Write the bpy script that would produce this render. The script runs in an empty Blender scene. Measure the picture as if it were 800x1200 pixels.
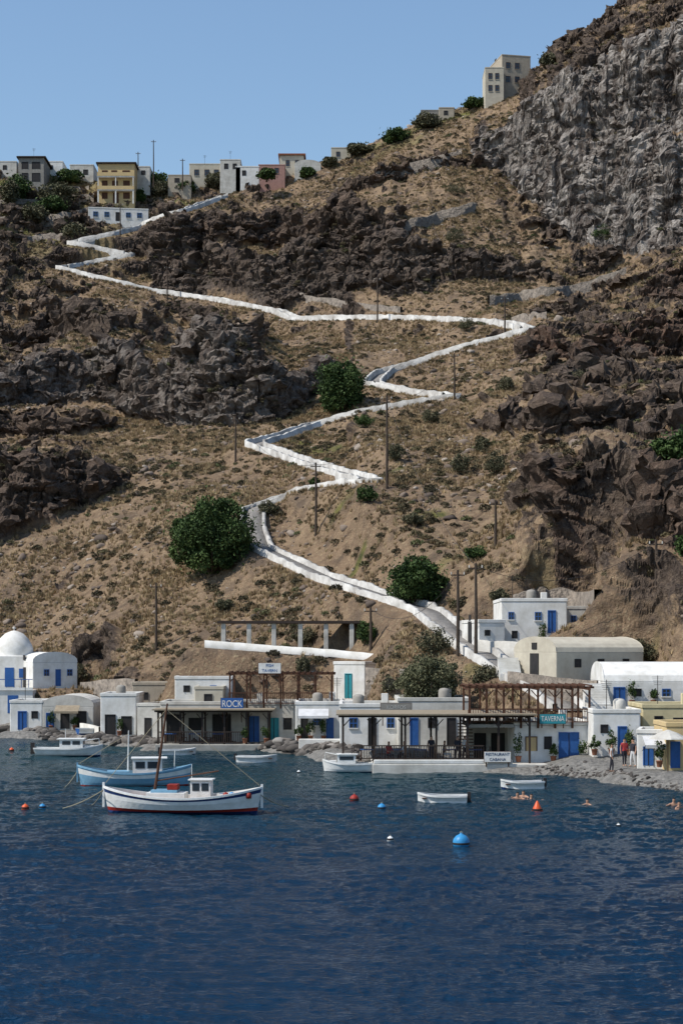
import bpy, math, random
import numpy as np
from mathutils import Vector, Matrix
random.seed(7); rng=np.random.default_rng(7)
F=2200.0; HC=8.0; HY=760.0
# ---------------------------------------------------------------- noise
def _h(n):
    n&=0xffffffff; n=((n^(n>>13))*1274126177)&0xffffffff; n=((n^(n>>16))*461845907)&0xffffffff
    return (n^(n>>15))/4294967295.0*2-1
def vn2(x,y,s=0):
    xi=np.floor(x).astype(np.int64); yi=np.floor(y).astype(np.int64); a=x-xi; b=y-yi
    a=a*a*a*(a*(a*6-15)+10); b=b*b*b*(b*(b*6-15)+10)
    f=lambda i,j:_h((xi+i)*374761393+(yi+j)*668265263+s*1013904223)
    return (f(0,0)*(1-a)+f(1,0)*a)*(1-b)+(f(0,1)*(1-a)+f(1,1)*a)*b
def fbm2(x,y,o=4,s=0):
    r=0;A=1;t=0
    for k in range(o):
        r=r+A*vn2(x,y,s+k*17); t+=A; A*=.5; x,y=x*1.63+y*1.2+5.1,y*1.63-x*1.2+1.7
    return r/t
def vn3(x,y,z,s=0):
    xi=np.floor(x).astype(np.int64); yi=np.floor(y).astype(np.int64); zi=np.floor(z).astype(np.int64)
    a=x-xi;b=y-yi;c=z-zi; a=a*a*(3-2*a);b=b*b*(3-2*b);c=c*c*(3-2*c)
    f=lambda i,j,k:_h((xi+i)*374761393+(yi+j)*668265263+(zi+k)*1440662683+s*1013904223)
    g=lambda k:(f(0,0,k)*(1-a)+f(1,0,k)*a)*(1-b)+(f(0,1,k)*(1-a)+f(1,1,k)*a)*b
    return g(0)*(1-c)+g(1)*c
def facet3(x,y,z,s=0):
    """blocky rock facets: each Voronoi cell is its own tilted plane"""
    xi=np.floor(x).astype(np.int64); yi=np.floor(y).astype(np.int64); zi=np.floor(z).astype(np.int64)
    best=np.full(x.shape,9e9); out=np.zeros(x.shape)
    for i in(-1,0,1):
        for j in(-1,0,1):
            for k in(-1,0,1):
                n=(xi+i)*374761393+(yi+j)*668265263+(zi+k)*1440662683+s*1013904223
                cx=xi+i+.5+.45*_h(n+11); cy=yi+j+.5+.45*_h(n+222); cz=zi+k+.5+.45*_h(n+3333)
                dx=x-cx;dy=y-cy;dz=z-cz; d=dx*dx+dy*dy+dz*dz
                v=.6*_h(n+44444)+(dx*_h(n+5)+dy*_h(n+66)+dz*_h(n+777))*.9
                m=d<best; best=np.where(m,d,best); out=np.where(m,v,out)
    return out
def ss(a,b,x):
    t=np.clip((x-a)/(b-a),0,1); return t*t*(3-2*t)
def P(px,py,Y): return Vector(((px-400)/F*Y, Y, HC+(HY-py)/F*Y))
# ---------------------------------------------------------------- materials
def newmat(name):
    m=bpy.data.materials.new(name); m.use_nodes=True; nt=m.node_tree; nt.nodes.clear()
    o=nt.nodes.new('ShaderNodeOutputMaterial'); b=nt.nodes.new('ShaderNodeBsdfPrincipled')
    nt.links.new(b.outputs[0],o.inputs[0]); return m,nt,b
def c4(c): return (c[0],c[1],c[2],1)
def mixc(nt,fac,a,b,mode='MIX'):
    m=nt.nodes.new('ShaderNodeMix'); m.data_type='RGBA'; m.blend_type=mode
    for s,v in ((m.inputs[0],fac),(m.inputs[6],a),(m.inputs[7],b)):
        if isinstance(v,bpy.types.NodeSocket): nt.links.new(v,s)
        elif isinstance(v,(int,float)): s.default_value=v
        else: s.default_value=c4(v)
    return m.outputs[2]
def mth(nt,op,a,b=0.0,clamp=False):
    m=nt.nodes.new('ShaderNodeMath'); m.operation=op; m.use_clamp=clamp
    for s,v in ((m.inputs[0],a),(m.inputs[1],b)):
        if isinstance(v,bpy.types.NodeSocket): nt.links.new(v,s)
        else: s.default_value=v
    return m.outputs[0]
def mapr(nt,v,a,b,c=0.,d=1.):
    m=nt.nodes.new('ShaderNodeMapRange'); nt.links.new(v,m.inputs[0])
    for i,x in enumerate((a,b,c,d)): m.inputs[i+1].default_value=x
    return m.outputs[0]
def noise(nt,vec,scale,detail=4,rough=.55,dist=0.):
    n=nt.nodes.new('ShaderNodeTexNoise'); n.inputs['Scale'].default_value=scale; n.inputs['Detail'].default_value=detail
    n.inputs['Roughness'].default_value=rough; n.inputs['Distortion'].default_value=dist
    nt.links.new(vec,n.inputs['Vector']); return n.outputs[0]
def coords(nt,scale=None):
    t=nt.nodes.new('ShaderNodeTexCoord'); v=t.outputs['Object']
    if scale:
        m=nt.nodes.new('ShaderNodeMapping'); m.inputs['Scale'].default_value=scale; nt.links.new(v,m.inputs[0]); v=m.outputs[0]
    return v
def bump(nt,h,b,strength,dist,prev=None):
    n=nt.nodes.new('ShaderNodeBump'); n.inputs['Strength'].default_value=strength; n.inputs['Distance'].default_value=dist
    nt.links.new(h,n.inputs['Height'])
    if prev: nt.links.new(prev,n.inputs['Normal'])
    if b: nt.links.new(n.outputs[0],b.inputs['Normal'])
    return n.outputs[0]
_pm={}
def pm(name,c1,c2=None,scale=1.5,rough=.85,bs=.3,bsc=12,bd=.03,spec=.25):
    if name in _pm: return _pm[name]
    m,nt,b=newmat(name); c2=c2 or tuple(x*.72 for x in c1); v=coords(nt)
    n=noise(nt,v,scale,5,.65); f=mapr(nt,n,.35,.7)
    nt.links.new(mixc(nt,f,c1,c2),b.inputs['Base Color']); b.inputs['Roughness'].default_value=rough
    b.inputs['Specular IOR Level'].default_value=spec
    bump(nt,noise(nt,v,bsc,2),b,bs,bd); _pm[name]=m; return m
WHITE=pm('whitewash',(.74,.73,.70),(.52,.50,.45),.8)
WHITE2=pm('weathered_whitewash',(.58,.56,.51),(.36,.34,.30),.9)
CREAM=pm('cream_plaster',(.50,.46,.37),(.38,.34,.27),.9)
YELLOW=pm('ochre_plaster',(.55,.41,.20),(.46,.35,.2),.9)
PALEYEL=pm('pale_yellow_plaster',(.58,.50,.30),None,.9)
PINK=pm('pink_plaster',(.40,.23,.19))
BEIGE=pm('beige_plaster',(.42,.36,.28),(.30,.26,.2))
GREY=pm('grey_render',(.28,.26,.23),(.19,.18,.16))
CONC=pm('concrete',(.36,.345,.31),(.24,.23,.205),1.2)
COBBLE=pm('basalt_cobbles',(.25,.235,.215),(.15,.14,.13),1.4,.9,.9,4,.1)
BLUE=pm('blue_paint',(.03,.11,.33),(.025,.085,.25),3,.5)
TURQ=pm('turquoise_paint',(.03,.26,.30),(.03,.2,.24),3,.5)
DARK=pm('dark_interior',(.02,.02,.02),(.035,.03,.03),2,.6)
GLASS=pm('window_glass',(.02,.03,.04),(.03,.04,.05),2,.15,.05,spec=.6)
WOOD=pm('brown_wood',(.10,.045,.025),(.06,.028,.017),4,.7)
DWOOD=pm('dark_wood',(.035,.025,.02),(.05,.035,.028),4,.7)
POLE=pm('pole_wood',(.075,.055,.04),(.04,.03,.025),3)
REED=pm('reed_matting',(.30,.25,.18),(.2,.16,.11),3)
STONE=pm('dry_stone',(.26,.22,.18),(.08,.07,.06),1.6,.9,1.,3,.25)
ROOFT=pm('terracotta',(.25,.10,.06))
RED=pm('red_paint',(.30,.03,.02),None,3,.5)
ORNG=pm('orange_plastic',(.65,.10,.03),None,3,.4)
PWHITE=pm('white_boat_paint',(.75,.75,.73),(.58,.58,.55),2,.4)
LBLUE=pm('light_blue_paint',(.20,.38,.52),(.15,.3,.42),2,.4)
BBLUE=pm('bright_blue_plastic',(.04,.25,.5),(.03,.2,.42),2,.4)
NAVY=pm('navy_paint',(.015,.04,.13),None,2,.4)
SKIN=pm('skin',(.42,.24,.16),None,3,.6)
CL1=pm('dark_cloth',(.03,.03,.04)); CL2=pm('white_cloth',(.6,.6,.6)); CL3=pm('red_cloth',(.4,.05,.05)); HAIR=pm('hair',(.02,.014,.01))
ROPE=pm('rope',(.35,.3,.2))
# ---------------------------------------------------------------- mesh helpers
COL=bpy.context.scene.collection
def link(o,parent=None):
    COL.objects.link(o)
    if parent is not None: o.parent=parent
    return o
def empty(name,loc=(0,0,0),yaw=0):
    e=bpy.data.objects.new(name,None); e.location=loc; e.rotation_euler=(0,0,yaw); e.empty_display_size=.5; return link(e)
class MB:
    def __init__(s): s.v=[];s.f=[];s.m=[];s.mats=[]
    def mi(s,mat):
        if mat not in s.mats: s.mats.append(mat)
        return s.mats.index(mat)
    def add(s,vs,fs,mat):
        o=len(s.v); s.v+=[tuple(v) for v in vs]; k=s.mi(mat)
        for f in fs: s.f.append(tuple(i+o for i in f)); s.m.append(k)
    def box(s,x0,x1,y0,y1,z0,z1,mat):
        s.add([(x0,y0,z0),(x1,y0,z0),(x1,y1,z0),(x0,y1,z0),(x0,y0,z1),(x1,y0,z1),(x1,y1,z1),(x0,y1,z1)],
              [(0,3,2,1),(4,5,6,7),(0,1,5,4),(1,2,6,5),(2,3,7,6),(3,0,4,7)],mat)
    def tube(s,pts,rad,mat,n=8):
        pts=[Vector(p) for p in pts]; rings=[]
        if not isinstance(rad,(list,tuple)): rad=[rad]*len(pts)
        for i,p in enumerate(pts):
            d=(pts[min(i+1,len(pts)-1)]-pts[max(i-1,0)]).normalized()
            a=d.cross(Vector((0.3,1,0.2))); a.normalize(); b=d.cross(a)
            rings.append([p+(a*math.cos(t)+b*math.sin(t))*rad[i] for t in [2*math.pi*k/n for k in range(n)]])
        vs=[v for r in rings for v in r]; fs=[]
        for i in range(len(pts)-1):
            for k in range(n): fs.append((i*n+k,i*n+(k+1)%n,(i+1)*n+(k+1)%n,(i+1)*n+k))
        fs.append(tuple(range(n))[::-1]); fs.append(tuple((len(pts)-1)*n+k for k in range(n)))
        s.add(vs,fs,mat)
    def lathe(s,prof,mat,n=20,c=(0,0,0)):
        vs=[];fs=[]
        for r,z in prof:
            for k in range(n): t=2*math.pi*k/n; vs.append((c[0]+r*math.cos(t),c[1]+r*math.sin(t),c[2]+z))
        for i in range(len(prof)-1):
            for k in range(n): fs.append((i*n+k,i*n+(k+1)%n,(i+1)*n+(k+1)%n,(i+1)*n+k))
        fs.append(tuple((len(prof)-1)*n+k for k in range(n))); s.add(vs,fs,mat)
    def vault(s,x0,x1,y0,y1,z,rise,axis,mat,n=12):
        vs=[];fs=[]
        for k in range(n+1):
            t=math.pi*k/n; c=-math.cos(t); h=z+rise*math.sin(t)**.85
            if axis=='Y':
                x=(x0+x1)/2+c*(x1-x0)/2; vs+=[(x,y0,h),(x,y1,h)]
            else:
                y=(y0+y1)/2+c*(y1-y0)/2; vs+=[(x0,y,h),(x1,y,h)]
        for k in range(n): fs.append((2*k,2*k+2,2*k+3,2*k+1))
        fs.append(tuple(range(0,2*n+2,2))); fs.append(tuple(range(1,2*n+2,2))[::-1])
        s.add(vs,fs,mat)
    def obj(s,name,parent=None,smooth=False,bevel=0):
        me=bpy.data.meshes.new(name); me.from_pydata(s.v,[],s.f)
        for m in s.mats: me.materials.append(m)
        me.polygons.foreach_set('material_index',s.m)
        if smooth: me.polygons.foreach_set('use_smooth',[True]*len(s.f))
        me.update(); o=bpy.data.objects.new(name,me); link(o,parent)
        if bevel:
            b=o.modifiers.new('bevel','BEVEL'); b.width=bevel; b.segments=2; b.limit_method='ANGLE'
        return o
def npmesh(name,V,Fc,mats,smooth=False,attrs=None,parent=None):
    me=bpy.data.meshes.new(name); k=Fc.shape[1]
    me.vertices.add(len(V)); me.vertices.foreach_set('co',np.ascontiguousarray(V,dtype=np.float32).ravel())
    me.loops.add(Fc.size); me.loops.foreach_set('vertex_index',np.ascontiguousarray(Fc,dtype=np.int32).ravel())
    me.polygons.add(len(Fc)); me.polygons.foreach_set('loop_start',np.arange(0,Fc.size,k,dtype=np.int32))
    if smooth is not False: me.polygons.foreach_set('use_smooth',np.ones(len(Fc),dtype=bool) if smooth is True else smooth)
    me.update(calc_edges=True)
    for n,a in (attrs or {}).items():
        at=me.attributes.new(n,'FLOAT','POINT'); at.data.foreach_set('value',np.ascontiguousarray(a,dtype=np.float32).ravel())
    for m in mats: me.materials.append(m)
    o=bpy.data.objects.new(name,me); return link(o,parent)
def attr(nt,name):
    a=nt.nodes.new('ShaderNodeAttribute'); a.attribute_name=name; return a.outputs['Fac']
# ---------------------------------------------------------------- building data (harbour strip)
BL=[
('white_boathouse',12,50,824,857,170,6,0,'flat',WHITE,[(22,31,834,855,'bd'),(38,44,834,842,'dk')]),
('vaulted_boathouse',50,110,828,855,170,7,0,'vault',WHITE2,[(55,63,836,854,'bd'),(72,81,836,854,'dk'),(91,101,834,854,'dk')]),
('vaulted_house',38,92,776,806,184,6,25,'vault',WHITE,[(52,57,785,792,'bw'),(66,71,785,804,'bd'),(80,85,785,792,'bw')]),
('white_boathouse',118,160,816,864,160,6,0,'flat',WHITE,[(124,135,838,861,'dk'),(143,154,840,861,'dk')]),
('stone_house',155,198,803,832,170,5,0,'flat',BEIGE,[(166,173,812,820,'dk')]),
('white_house',160,192,828,866,158,5,-15,'flat',WHITE2,[(170,177,842,864,'dk')]),
('white_house',205,272,796,830,160,7,0,'flat',WHITE,[(216,222,804,811,'dk'),(247,253,804,811,'bw')]),
('white_house',228,262,808,834,157,4,0,'flat',CREAM,[(240,248,814,822,'dk')]),
('harbour_taverna',188,346,826,872,151,7,0,'flat',WHITE2,[(196,212,838,870,'dk'),(222,236,842,856,'dk'),(250,270,838,870,'dk'),(292,303,840,871,'bd'),(316,326,842,871,'td'),(333,341,842,855,'dk')]),
('white_house',346,402,826,868,147,8,0,'flat',WHITE,[(353,360,840,866,'dk'),(368,375,841,850,'bw'),(383,390,842,866,'bd')]),
('white_house',388,430,779,822,158,7,-30,'flat',WHITE,[(404,412,790,818,'td')]),
('white_house',398,470,829,876,137,8,0,'flat',WHITE,[(410,418,842,853,'bw'),(432,440,842,874,'dk'),(454,461,842,853,'bw')]),
('white_house',466,550,822,876,135,8,0,'flat',WHITE2,[(481,489,842,874,'bd'),(502,510,842,853,'dk'),(524,533,842,874,'dk')]),
('seaside_taverna',602,690,850,894,123.5,7,0,'flat',WHITE,[(655,677,859,893,'bd'),(616,628,864,880,'pic'),(638,645,864,878,'dk')]),
('taverna_hall',548,600,850,892,128.5,5,0,'flat',WHITE2,[(556,568,860,888,'dk'),(576,590,860,888,'dk')]),
('white_house',587,664,705,757,152,8,0,'flat',WHITE,[(596,601,718,726,'bw'),(627,633,718,727,'bw'),(642,650,716,742,'bd'),(600,605,740,748,'dk')]),
('white_house',560,592,730,757,150,5,12,'flat',WHITE,[(568,573,739,745,'dk')]),
('white_house',662,688,714,748,157,6,0,'flat',WHITE2,[(669,674,722,729,'bw'),(680,685,724,742,'dk')]),
('white_shed',688,708,726,750,159,4,0,'flat',WHITE2,[(694,700,734,748,'dk')]),
('vaulted_chapel',642,764,764,797,140,6,26,'vaultx',CREAM,[(668,675,773,782,'dk'),(700,707,773,782,'dk'),(735,742,773,782,'dk')]),
('vaulted_house',707,830,798,828,131,7,0,'vaultx',WHITE,[(719,731,806,826,'bd'),(743,750,808,816,'dk'),(776,784,808,816,'bw')]),
('white_house',694,750,836,886,121,5,0,'flat',WHITE,[(704,711,850,859,'dk'),(724,733,852,884,'bd')]),
('yellow_house',752,835,830,872,123,6,0,'flat',PALEYEL,[(767,775,840,850,'dk'),(789,799,842,866,'dk')]),
('white_house',746,778,860,899,114.5,4,-12,'flat',WHITE,[(754,764,876,897,'bd')]),
('yellow_house',780,850,852,902,113,4.5,0,'flat',YELLOW,[(786,795,870,900,'bd'),(807,815,868,880,'dk')]),
]
# ---------------------------------------------------------------- terrain
us=np.concatenate([np.linspace(-.6,-.2,40,endpoint=False),np.linspace(-.2,.2,640),np.linspace(.2,.6,41)[1:]])
ys=np.concatenate([np.linspace(60,98,20,endpoint=False),np.linspace(98,445,1000,endpoint=False),np.linspace(445,1300,60)])
U,YY=np.meshgrid(us,ys); XX=U*YY
def shore(X): return np.interp(X,[-120,-50,-32,-19.3,-6.7,-1.3,1.2,2.2,11,13,15.8,19.3,26,60],[205,185,176,158,148,141,134,123.5,122,120,116,105.5,100,88])
Sh=shore(XX); d=YY-Sh; T=d/(430-Sh)
Hh=np.interp(T,[-1,-.05,-.01,0,.012,.036,.06,.09,.22,.48,.71,.9,1,1.3,3],[-14,-2.5,-.5,0,.6,1.5,4.2,7.6,24,44,67,102,122,124,95])
Hh=Hh+fbm2(XX/45,YY/45,3,3)*3.5*ss(.1,.3,T)
SIL=np.array([(-200,180),(0,196),(60,205),(110,212),(160,218),(210,222),(270,217),(330,207),(375,192),(410,182),(450,160),(500,138),(545,124),(575,117),(610,108),(625,84),(650,62),(680,36),(700,24),(725,4),(745,-8),(800,-50),(900,-90)],float)
def silfix(H):
    rows=(ys>330)&(ys<700)
    for _ in range(3):
        e=((H-HC)/YY)[rows].max(0); ed=(HY-np.interp(us*F+400,SIL[:,0],SIL[:,1]))/F
        H=H+((ed-e)*430)[None,:]*ss(.6,1.,T)
    return H
Hh=silfix(Hh)
def colray(H,px,py):
    u=(px-400)/F; j=np.interp(u,us,np.arange(len(us))); j0=int(j); j1=min(j0+1,len(us)-1); a=j-j0
    col=H[:,j0]*(1-a)+H[:,j1]*a; r=HC+(HY-py)/F*ys
    ok=(col>r)&(ys>104)&(col>0.2)
    if not ok.any(): return None
    i=int(np.argmax(ok))
    if i==0: return ys[0]
    e0=col[i-1]-r[i-1]; e1=col[i]-r[i]
    return ys[i-1]+(ys[i]-ys[i-1])*(-e0)/(e1-e0+1e-9)
pale=np.zeros_like(Hh); red=np.zeros_like(Hh); cliff=np.zeros_like(Hh)
warp=fbm2(XX/9,YY/7,5,11); warp2=fbm2(XX/2.5,YY/3,3,12)
CL=[
([(600,600,0),(650,612,50),(700,628,100),(760,642,105),(800,640,90),(860,635,80)],.0,.25),
([(-80,630,80),(0,628,115),(40,622,100),(80,602,70),(130,578,25),(160,560,0)],.0,.1),
([(-80,512,40),(0,508,40),(60,518,35),(110,512,25),(150,500,0)],0,.1),
([(555,500,0),(590,508,28),(640,518,45),(700,508,38),(760,485,20),(800,480,0)],0,.1),
([(-80,490,70),(0,488,80),(60,474,70),(110,472,90),(150,487,125),(200,502,140),(250,502,132),(300,500,110),(335,487,80),(370,458,35),(400,445,0)],.42,0),
([(600,425,0),(630,420,45),(680,432,35),(740,428,65),(800,425,75),(860,425,60)],0,.6),
([(-80,410,45),(0,408,50),(60,405,50),(120,400,40),(170,388,20),(210,380,0)],0,0),
([(165,310,0),(185,322,55),(215,334,90),(280,347,105),(340,347,85),(400,347,85),(470,340,65),(540,325,50),(620,308,30),(680,300,0)],.1,0),
([(175,290,0),(200,295,40),(240,280,40),(290,275,45),(330,270,40),(380,278,35),(450,280,25),(500,272,0)],0,.1),
([(740,340,0),(775,348,50),(810,348,65),(860,345,60)],0,.4),
([(370,232,0),(430,215,18),(480,200,22),(540,188,20),(590,182,0)],0,.1),
([(550,172,0),(590,186,50),(630,206,105),(680,230,165),(740,245,190),(800,247,200),(860,245,200)],1.,0),
]
for ci,(pts,pl,rd) in enumerate(CL):
    uu=[];yc=[];aa=[]
    for px,py,h in pts:
        y=colray(Hh,px,py)
        if y is None: y=400.
        uu.append((px-400)/F); yc.append(y); aa.append(h*y/F)
    yc=np.array(yc); big=pl>.9
    Yc=np.interp(U,uu,yc); A=np.interp(U,uu,aa,left=aa[0],right=aa[-1])*(1.08 if big else .68)
    A=A*np.clip(1+.8*fbm2(XX/9,YY*0+3.3,3,50+ci),.65 if ci==0 else .35,1.4) if not big else A
    dd=YY-Yc+warp*6+warp2*.8
    w=np.maximum(A*(.45 if big else .62),.6); L=np.maximum(22,4.5*A)
    s=np.clip(dd/w,0,1)
    k=3. if not big else 2.; fr=s*k; fl=np.floor(fr); st=(fl+ss(.35,1.,fr-fl))/k
    s=np.clip(.35*s+.65*st,0,1)
    Hh=Hh+A*s*np.exp(-np.maximum(dd-w,0)/L)
    near=np.clip(A/3.,0,1)*ss(-2,0,dd)*(1-ss(w,w+2,dd))
    cliff=np.maximum(cliff,near); pale=np.maximum(pale,pl*near); red=np.maximum(red,rd*near)
W=np.clip(ss(-.05,.35,fbm2(XX/40,YY/40,2,31))*.6+ss(.07,.14,U)*.8+ss(-.1,-.16,U)*.5*ss(.15,.3,T),0,1)*ss(.16,.3,T)
oc=fbm2(XX/9,YY/6,5,41)
Hh=Hh+2.0*ss(.2,.3,oc)*W
oc2=fbm2(XX/3.5,YY/2.6,4,43)
Hh=Hh+.7*ss(.26,.38,oc2)*(.25+.75*W)*ss(.14,.2,T)
Hh=silfix(Hh)
flat=np.ones_like(Hh)
def pad(x0,x1,y0,y1,z,m=3.5):
    global Hh,flat
    dx=np.maximum(np.maximum(x0-XX,XX-x1),0); dy=np.maximum(np.maximum(y0-YY,YY-y1),0); D=np.hypot(dx,dy)
    k=1-ss(.0,m,D); Hh=Hh*(1-k)+z*k; flat=np.minimum(flat,ss(0,4,D))
for b in BL:
    p0=P(b[1],b[4],b[5]); p1=P(b[2],b[4],b[5]); pad(p0.x-.3,p1.x+.3,b[5]-1.2,b[5]+b[6],p0.z-.05)
for px,py,Y in [(260,757,166),(320,761,166),(380,766,166),(440,772,164)]:
    p=P(px,py,Y); pad(p.x-2.5,p.x+2.5,Y-2,Y+4,p.z-.15,4)
# path
PATHS=[[(668,835),(640,812),(600,792),(562,768),(530,744),(500,718),(440,699),(380,680),(304,644),(296,620),(297,598),(340,582),(400,571),(440,568),(370,549),(296,524),(322,517),(370,501),(430,486),(533,469),(490,465),(434,454),(450,440),(500,425),(560,407),(622,392),(590,383),(510,378),(430,377),(350,379),(325,369),(250,354),(180,346),(110,328),(68,318),(110,312),(154,303),(125,298),(80,289),(130,279),(165,270),(205,255),(265,233)]]
pathD=np.full_like(Hh,1e3); pathZ=np.zeros_like(Hh)
def catmull(pts,n=8):
    out=[]
    p=[pts[0]]+list(pts)+[pts[-1]]
    for i in range(1,len(p)-2):
        a,b,c,e=[np.array(q,float) for q in p[i-1:i+3]]
        for k in range(n):
            t=k/n; out.append(.5*((2*b)+(c-a)*t+(2*a-5*b+4*c-e)*t*t+(3*b-a-3*c+e)*t**3))
    out.append(np.array(pts[-1],float)); return out
def linint(pts,n=8):
    out=[]
    for a,b in zip(pts[:-1],pts[1:]):
        for k in range(n): out.append(np.array(a,float)*(1-k/n)+np.array(b,float)*k/n)
    out.append(np.array(pts[-1],float)); return out
PW=[]
for pp in PATHS:
    q=linint(pp,8); Yv=[]
    for px,py in q:
        y=colray(Hh,px,py); Yv.append(y if y is not None else (Yv[-1] if Yv else 130))
    Yv=np.array(Yv)
    for i in range(2,len(Yv)-2): Yv[i]=np.median(Yv[i-2:i+3])
    for _ in range(10): Yv[1:-1]=(Yv[:-2]+Yv[1:-1]*2+Yv[2:])/4
    ki=np.arange(0,len(Yv),8); lin=1/np.interp(np.arange(len(Yv)),ki,1/Yv[ki]); Yv=.35*Yv+.65*lin
    W3=[P(a[0],a[1]-2,y) for a,y in zip(q,Yv)]
    R=[W3[0]]
    for v in W3[1:]:
        while (v-R[-1]).length>.7: R.append(R[-1]+(v-R[-1]).normalized()*.7)
    arr=np.array([tuple(v) for v in R])
    for _ in range(2): arr[1:-1]=(arr[:-2]+arr[1:-1]*2+arr[2:])/4
    PW.append(arr)
    for x,y,z in arr:
        i0=np.searchsorted(ys,y-16); i1=np.searchsorted(ys,y+16); j0=np.searchsorted(us,(x-16)/y-.004); j1=np.searchsorted(us,(x+16)/y+.004)
        sl=(slice(i0,i1,1),slice(j0,j1)); D=np.hypot(XX[sl]-x,YY[sl]-y); m=D<pathD[sl]
        pathD[sl]=np.where(m,D,pathD[sl]); pathZ[sl]=np.where(m,z,pathZ[sl])
k=1-ss(1.4,6,pathD); Hh=np.where(pathD<50,Hh*(1-k)+(pathZ-.14)*k,Hh); keep=np.minimum(flat,ss(1.6,5.,pathD))
def normals(V):
    a=np.gradient(V,axis=1); b=np.gradient(V,axis=0); n=np.cross(a,b); n/=np.linalg.norm(n,axis=2,keepdims=True)+1e-9; return n
V=np.stack([XX,YY,Hh],2); Nn=normals(V); slope=np.sqrt(1-np.clip(Nn[...,2],.01,1)**2)/np.clip(Nn[...,2],.01,1)
for _ in range(2):
    slope[1:-1,1:-1]=(slope[1:-1,1:-1]*2+slope[:-2,1:-1]+slope[2:,1:-1]+slope[1:-1,:-2]+slope[1:-1,2:])/6
rn=fbm2(XX/4,YY/4,4,51)
clear=1-(1-ss(5,15,pathD))*(1-ss(.5,.6,T))          # tended slope beside the lower path
clear=np.minimum(clear,1-ss(-.12,-.09,U)*(1-ss(.06,.09,U))*(1-ss(.28,.36,T)))
rock=ss(.85,1.3,slope+.45*rn)*clear; rock=np.maximum(rock,cliff*ss(.55,.95,slope+.5*rn))*ss(1.6,4,pathD)*(.1+.9*flat)
rock=np.maximum(rock, .75*ss(.3,.5,fbm2(XX/5,YY/3.5,5,55)+.25*W-.1)*flat*W*clear*ss(1.6,4,pathD))
# resample every column so that steep faces get as many vertices as flat ground
HF=Hh+(fbm2(XX/1.3,YY/1.3,3,81)*.25+fbm2(XX/5,YY/5,3,82)*.6)*ss(.08,.14,T)*keep*(1-rock)
r0=20; rE=1020; ns_=1300
dY=np.diff(YY[r0:rE+1],axis=0); dZ=np.abs(np.diff(Hh[r0:rE+1],axis=0)); st_=np.sqrt(dY**2+(1.7*dZ)**2)
for _ in range(30): st_[:,1:-1]=(st_[:,:-2]+2*st_[:,1:-1]+st_[:,2:])/4
cum=np.concatenate([np.zeros((1,len(us))),np.cumsum(st_,0)]); NR=r0+ns_+(len(ys)-rE-1)
Yn=np.zeros((NR,len(us)))
def resample(Fd):
    out=np.empty((NR,len(us))); out[:r0]=Fd[:r0]; out[r0+ns_:]=Fd[rE+1:]
    for j in range(len(us)): out[r0:r0+ns_,j]=np.interp(Yn[r0:r0+ns_,j],ys,Fd[:,j])
    return out
for j in range(len(us)): Yn[r0:r0+ns_,j]=np.interp(np.linspace(0,cum[-1,j],ns_+1)[:-1],cum[:,j],ys[r0:rE+1])
Yn[:r0]=YY[:r0]; Yn[r0+ns_:]=YY[rE+1:]
rockR=resample(rock); keepR=resample(keep); HR=resample(Hh); TR=resample(T); XR=Yn*us[None,:]
V=np.stack([XR,Yn,HR],2); Nn=normals(V)
sel=rockR>.03
x,y,z=V[...,0][sel],V[...,1][sel],V[...,2][sel]
wx=vn3(x/3,y/3,z/3,73)*.8; wz=vn3(x/9+9,y/9,z/9,74)*2.2
dn=1.3*vn3(x/7,y/7,z/5,60)
dn=dn+1.1*facet3((x+wx)/5.2,y/5.2,(z+wz)/2.6,61)+.65*facet3((x+wx)/2.1,y/2.1,(z+wz)/1.2,62)+.3*facet3(x/.95,y/.95,z/.7,63)+.8*(.45-np.abs(vn3(x/3.,y/3.,(z+wz)/1.6,65)))
n=vn3(x/1.8,y/1.8,(z+wz)/2.6,64); dn=dn-.7*ss(.16,0,np.abs(n))      # dark cracks
stz=(z+wz)/2.6; stz=stz-np.floor(stz); dn=dn+.85*ss(0,.8,stz)*(1-ss(.9,1.,stz))
pR=np.minimum(resample(pale)[sel]*1.1,1); pR=np.where(pR>.7,pR,pR*.3)
dn=dn*(1-.35*pR)+pR*1.9*(.5-np.abs(vn3(x/4.5,y/4.5,z/22,66)))+pR*.7*(.5-np.abs(vn3(x/1.6,y/1.6,z/9,67)))
Dn=np.zeros_like(HR); Dn[sel]=dn
V=V+Nn*(Dn*rockR*keepR)[...,None]
soft=(fbm2(XR/1.3,Yn/1.3,3,81)*.25+fbm2(XR/5,Yn/5,3,82)*.6)*ss(.08,.14,TR)*keepR*(1-rockR)
V[...,2]+=soft
green=np.zeros_like(Hh)
def gpatch(px,py,rx,ry,v=1.):
    global green
    y=colray(Hh,px,py)
    if y is None: return
    X0=(px-400)/F*y; r=rx*y/F*.8; ry=r*ry*.6
    q=np.hypot((XX-X0)/r,(YY-y)/ry)+fbm2(XX/2,YY/2,3,91)*.9; green=np.maximum(green,v*(1-ss(.5,1.2,q)))
for g in [(370,530,40,1.5),(345,520,25,1),(398,597,24,.8),(505,605,28,1.2),(410,676,24,.6),(455,555,30,.8),(60,250,70,1.),(30,225,80,1.),(150,245,50,.6),(250,215,60,.6),(470,160,60,.8),(520,142,40,.7),(230,240,50,.5),(450,180,60,.6,.6),(760,775,30,.8,.6),(560,780,20,1,.6),(520,660,25,1,.5),(640,700,30,1,.4),(470,520,20,1,.5)]:
    gpatch(*g)
green=np.maximum(green,.75*ss(-.10,-.15,U)*ss(.80,.9,T)); green*=1-rock*.7
beach=(1-ss(1.1,2.2,HF))*ss(-40,-30,XX)
m,nt,b=newmat('hillside_ground'); v=coords(nt)
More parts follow.
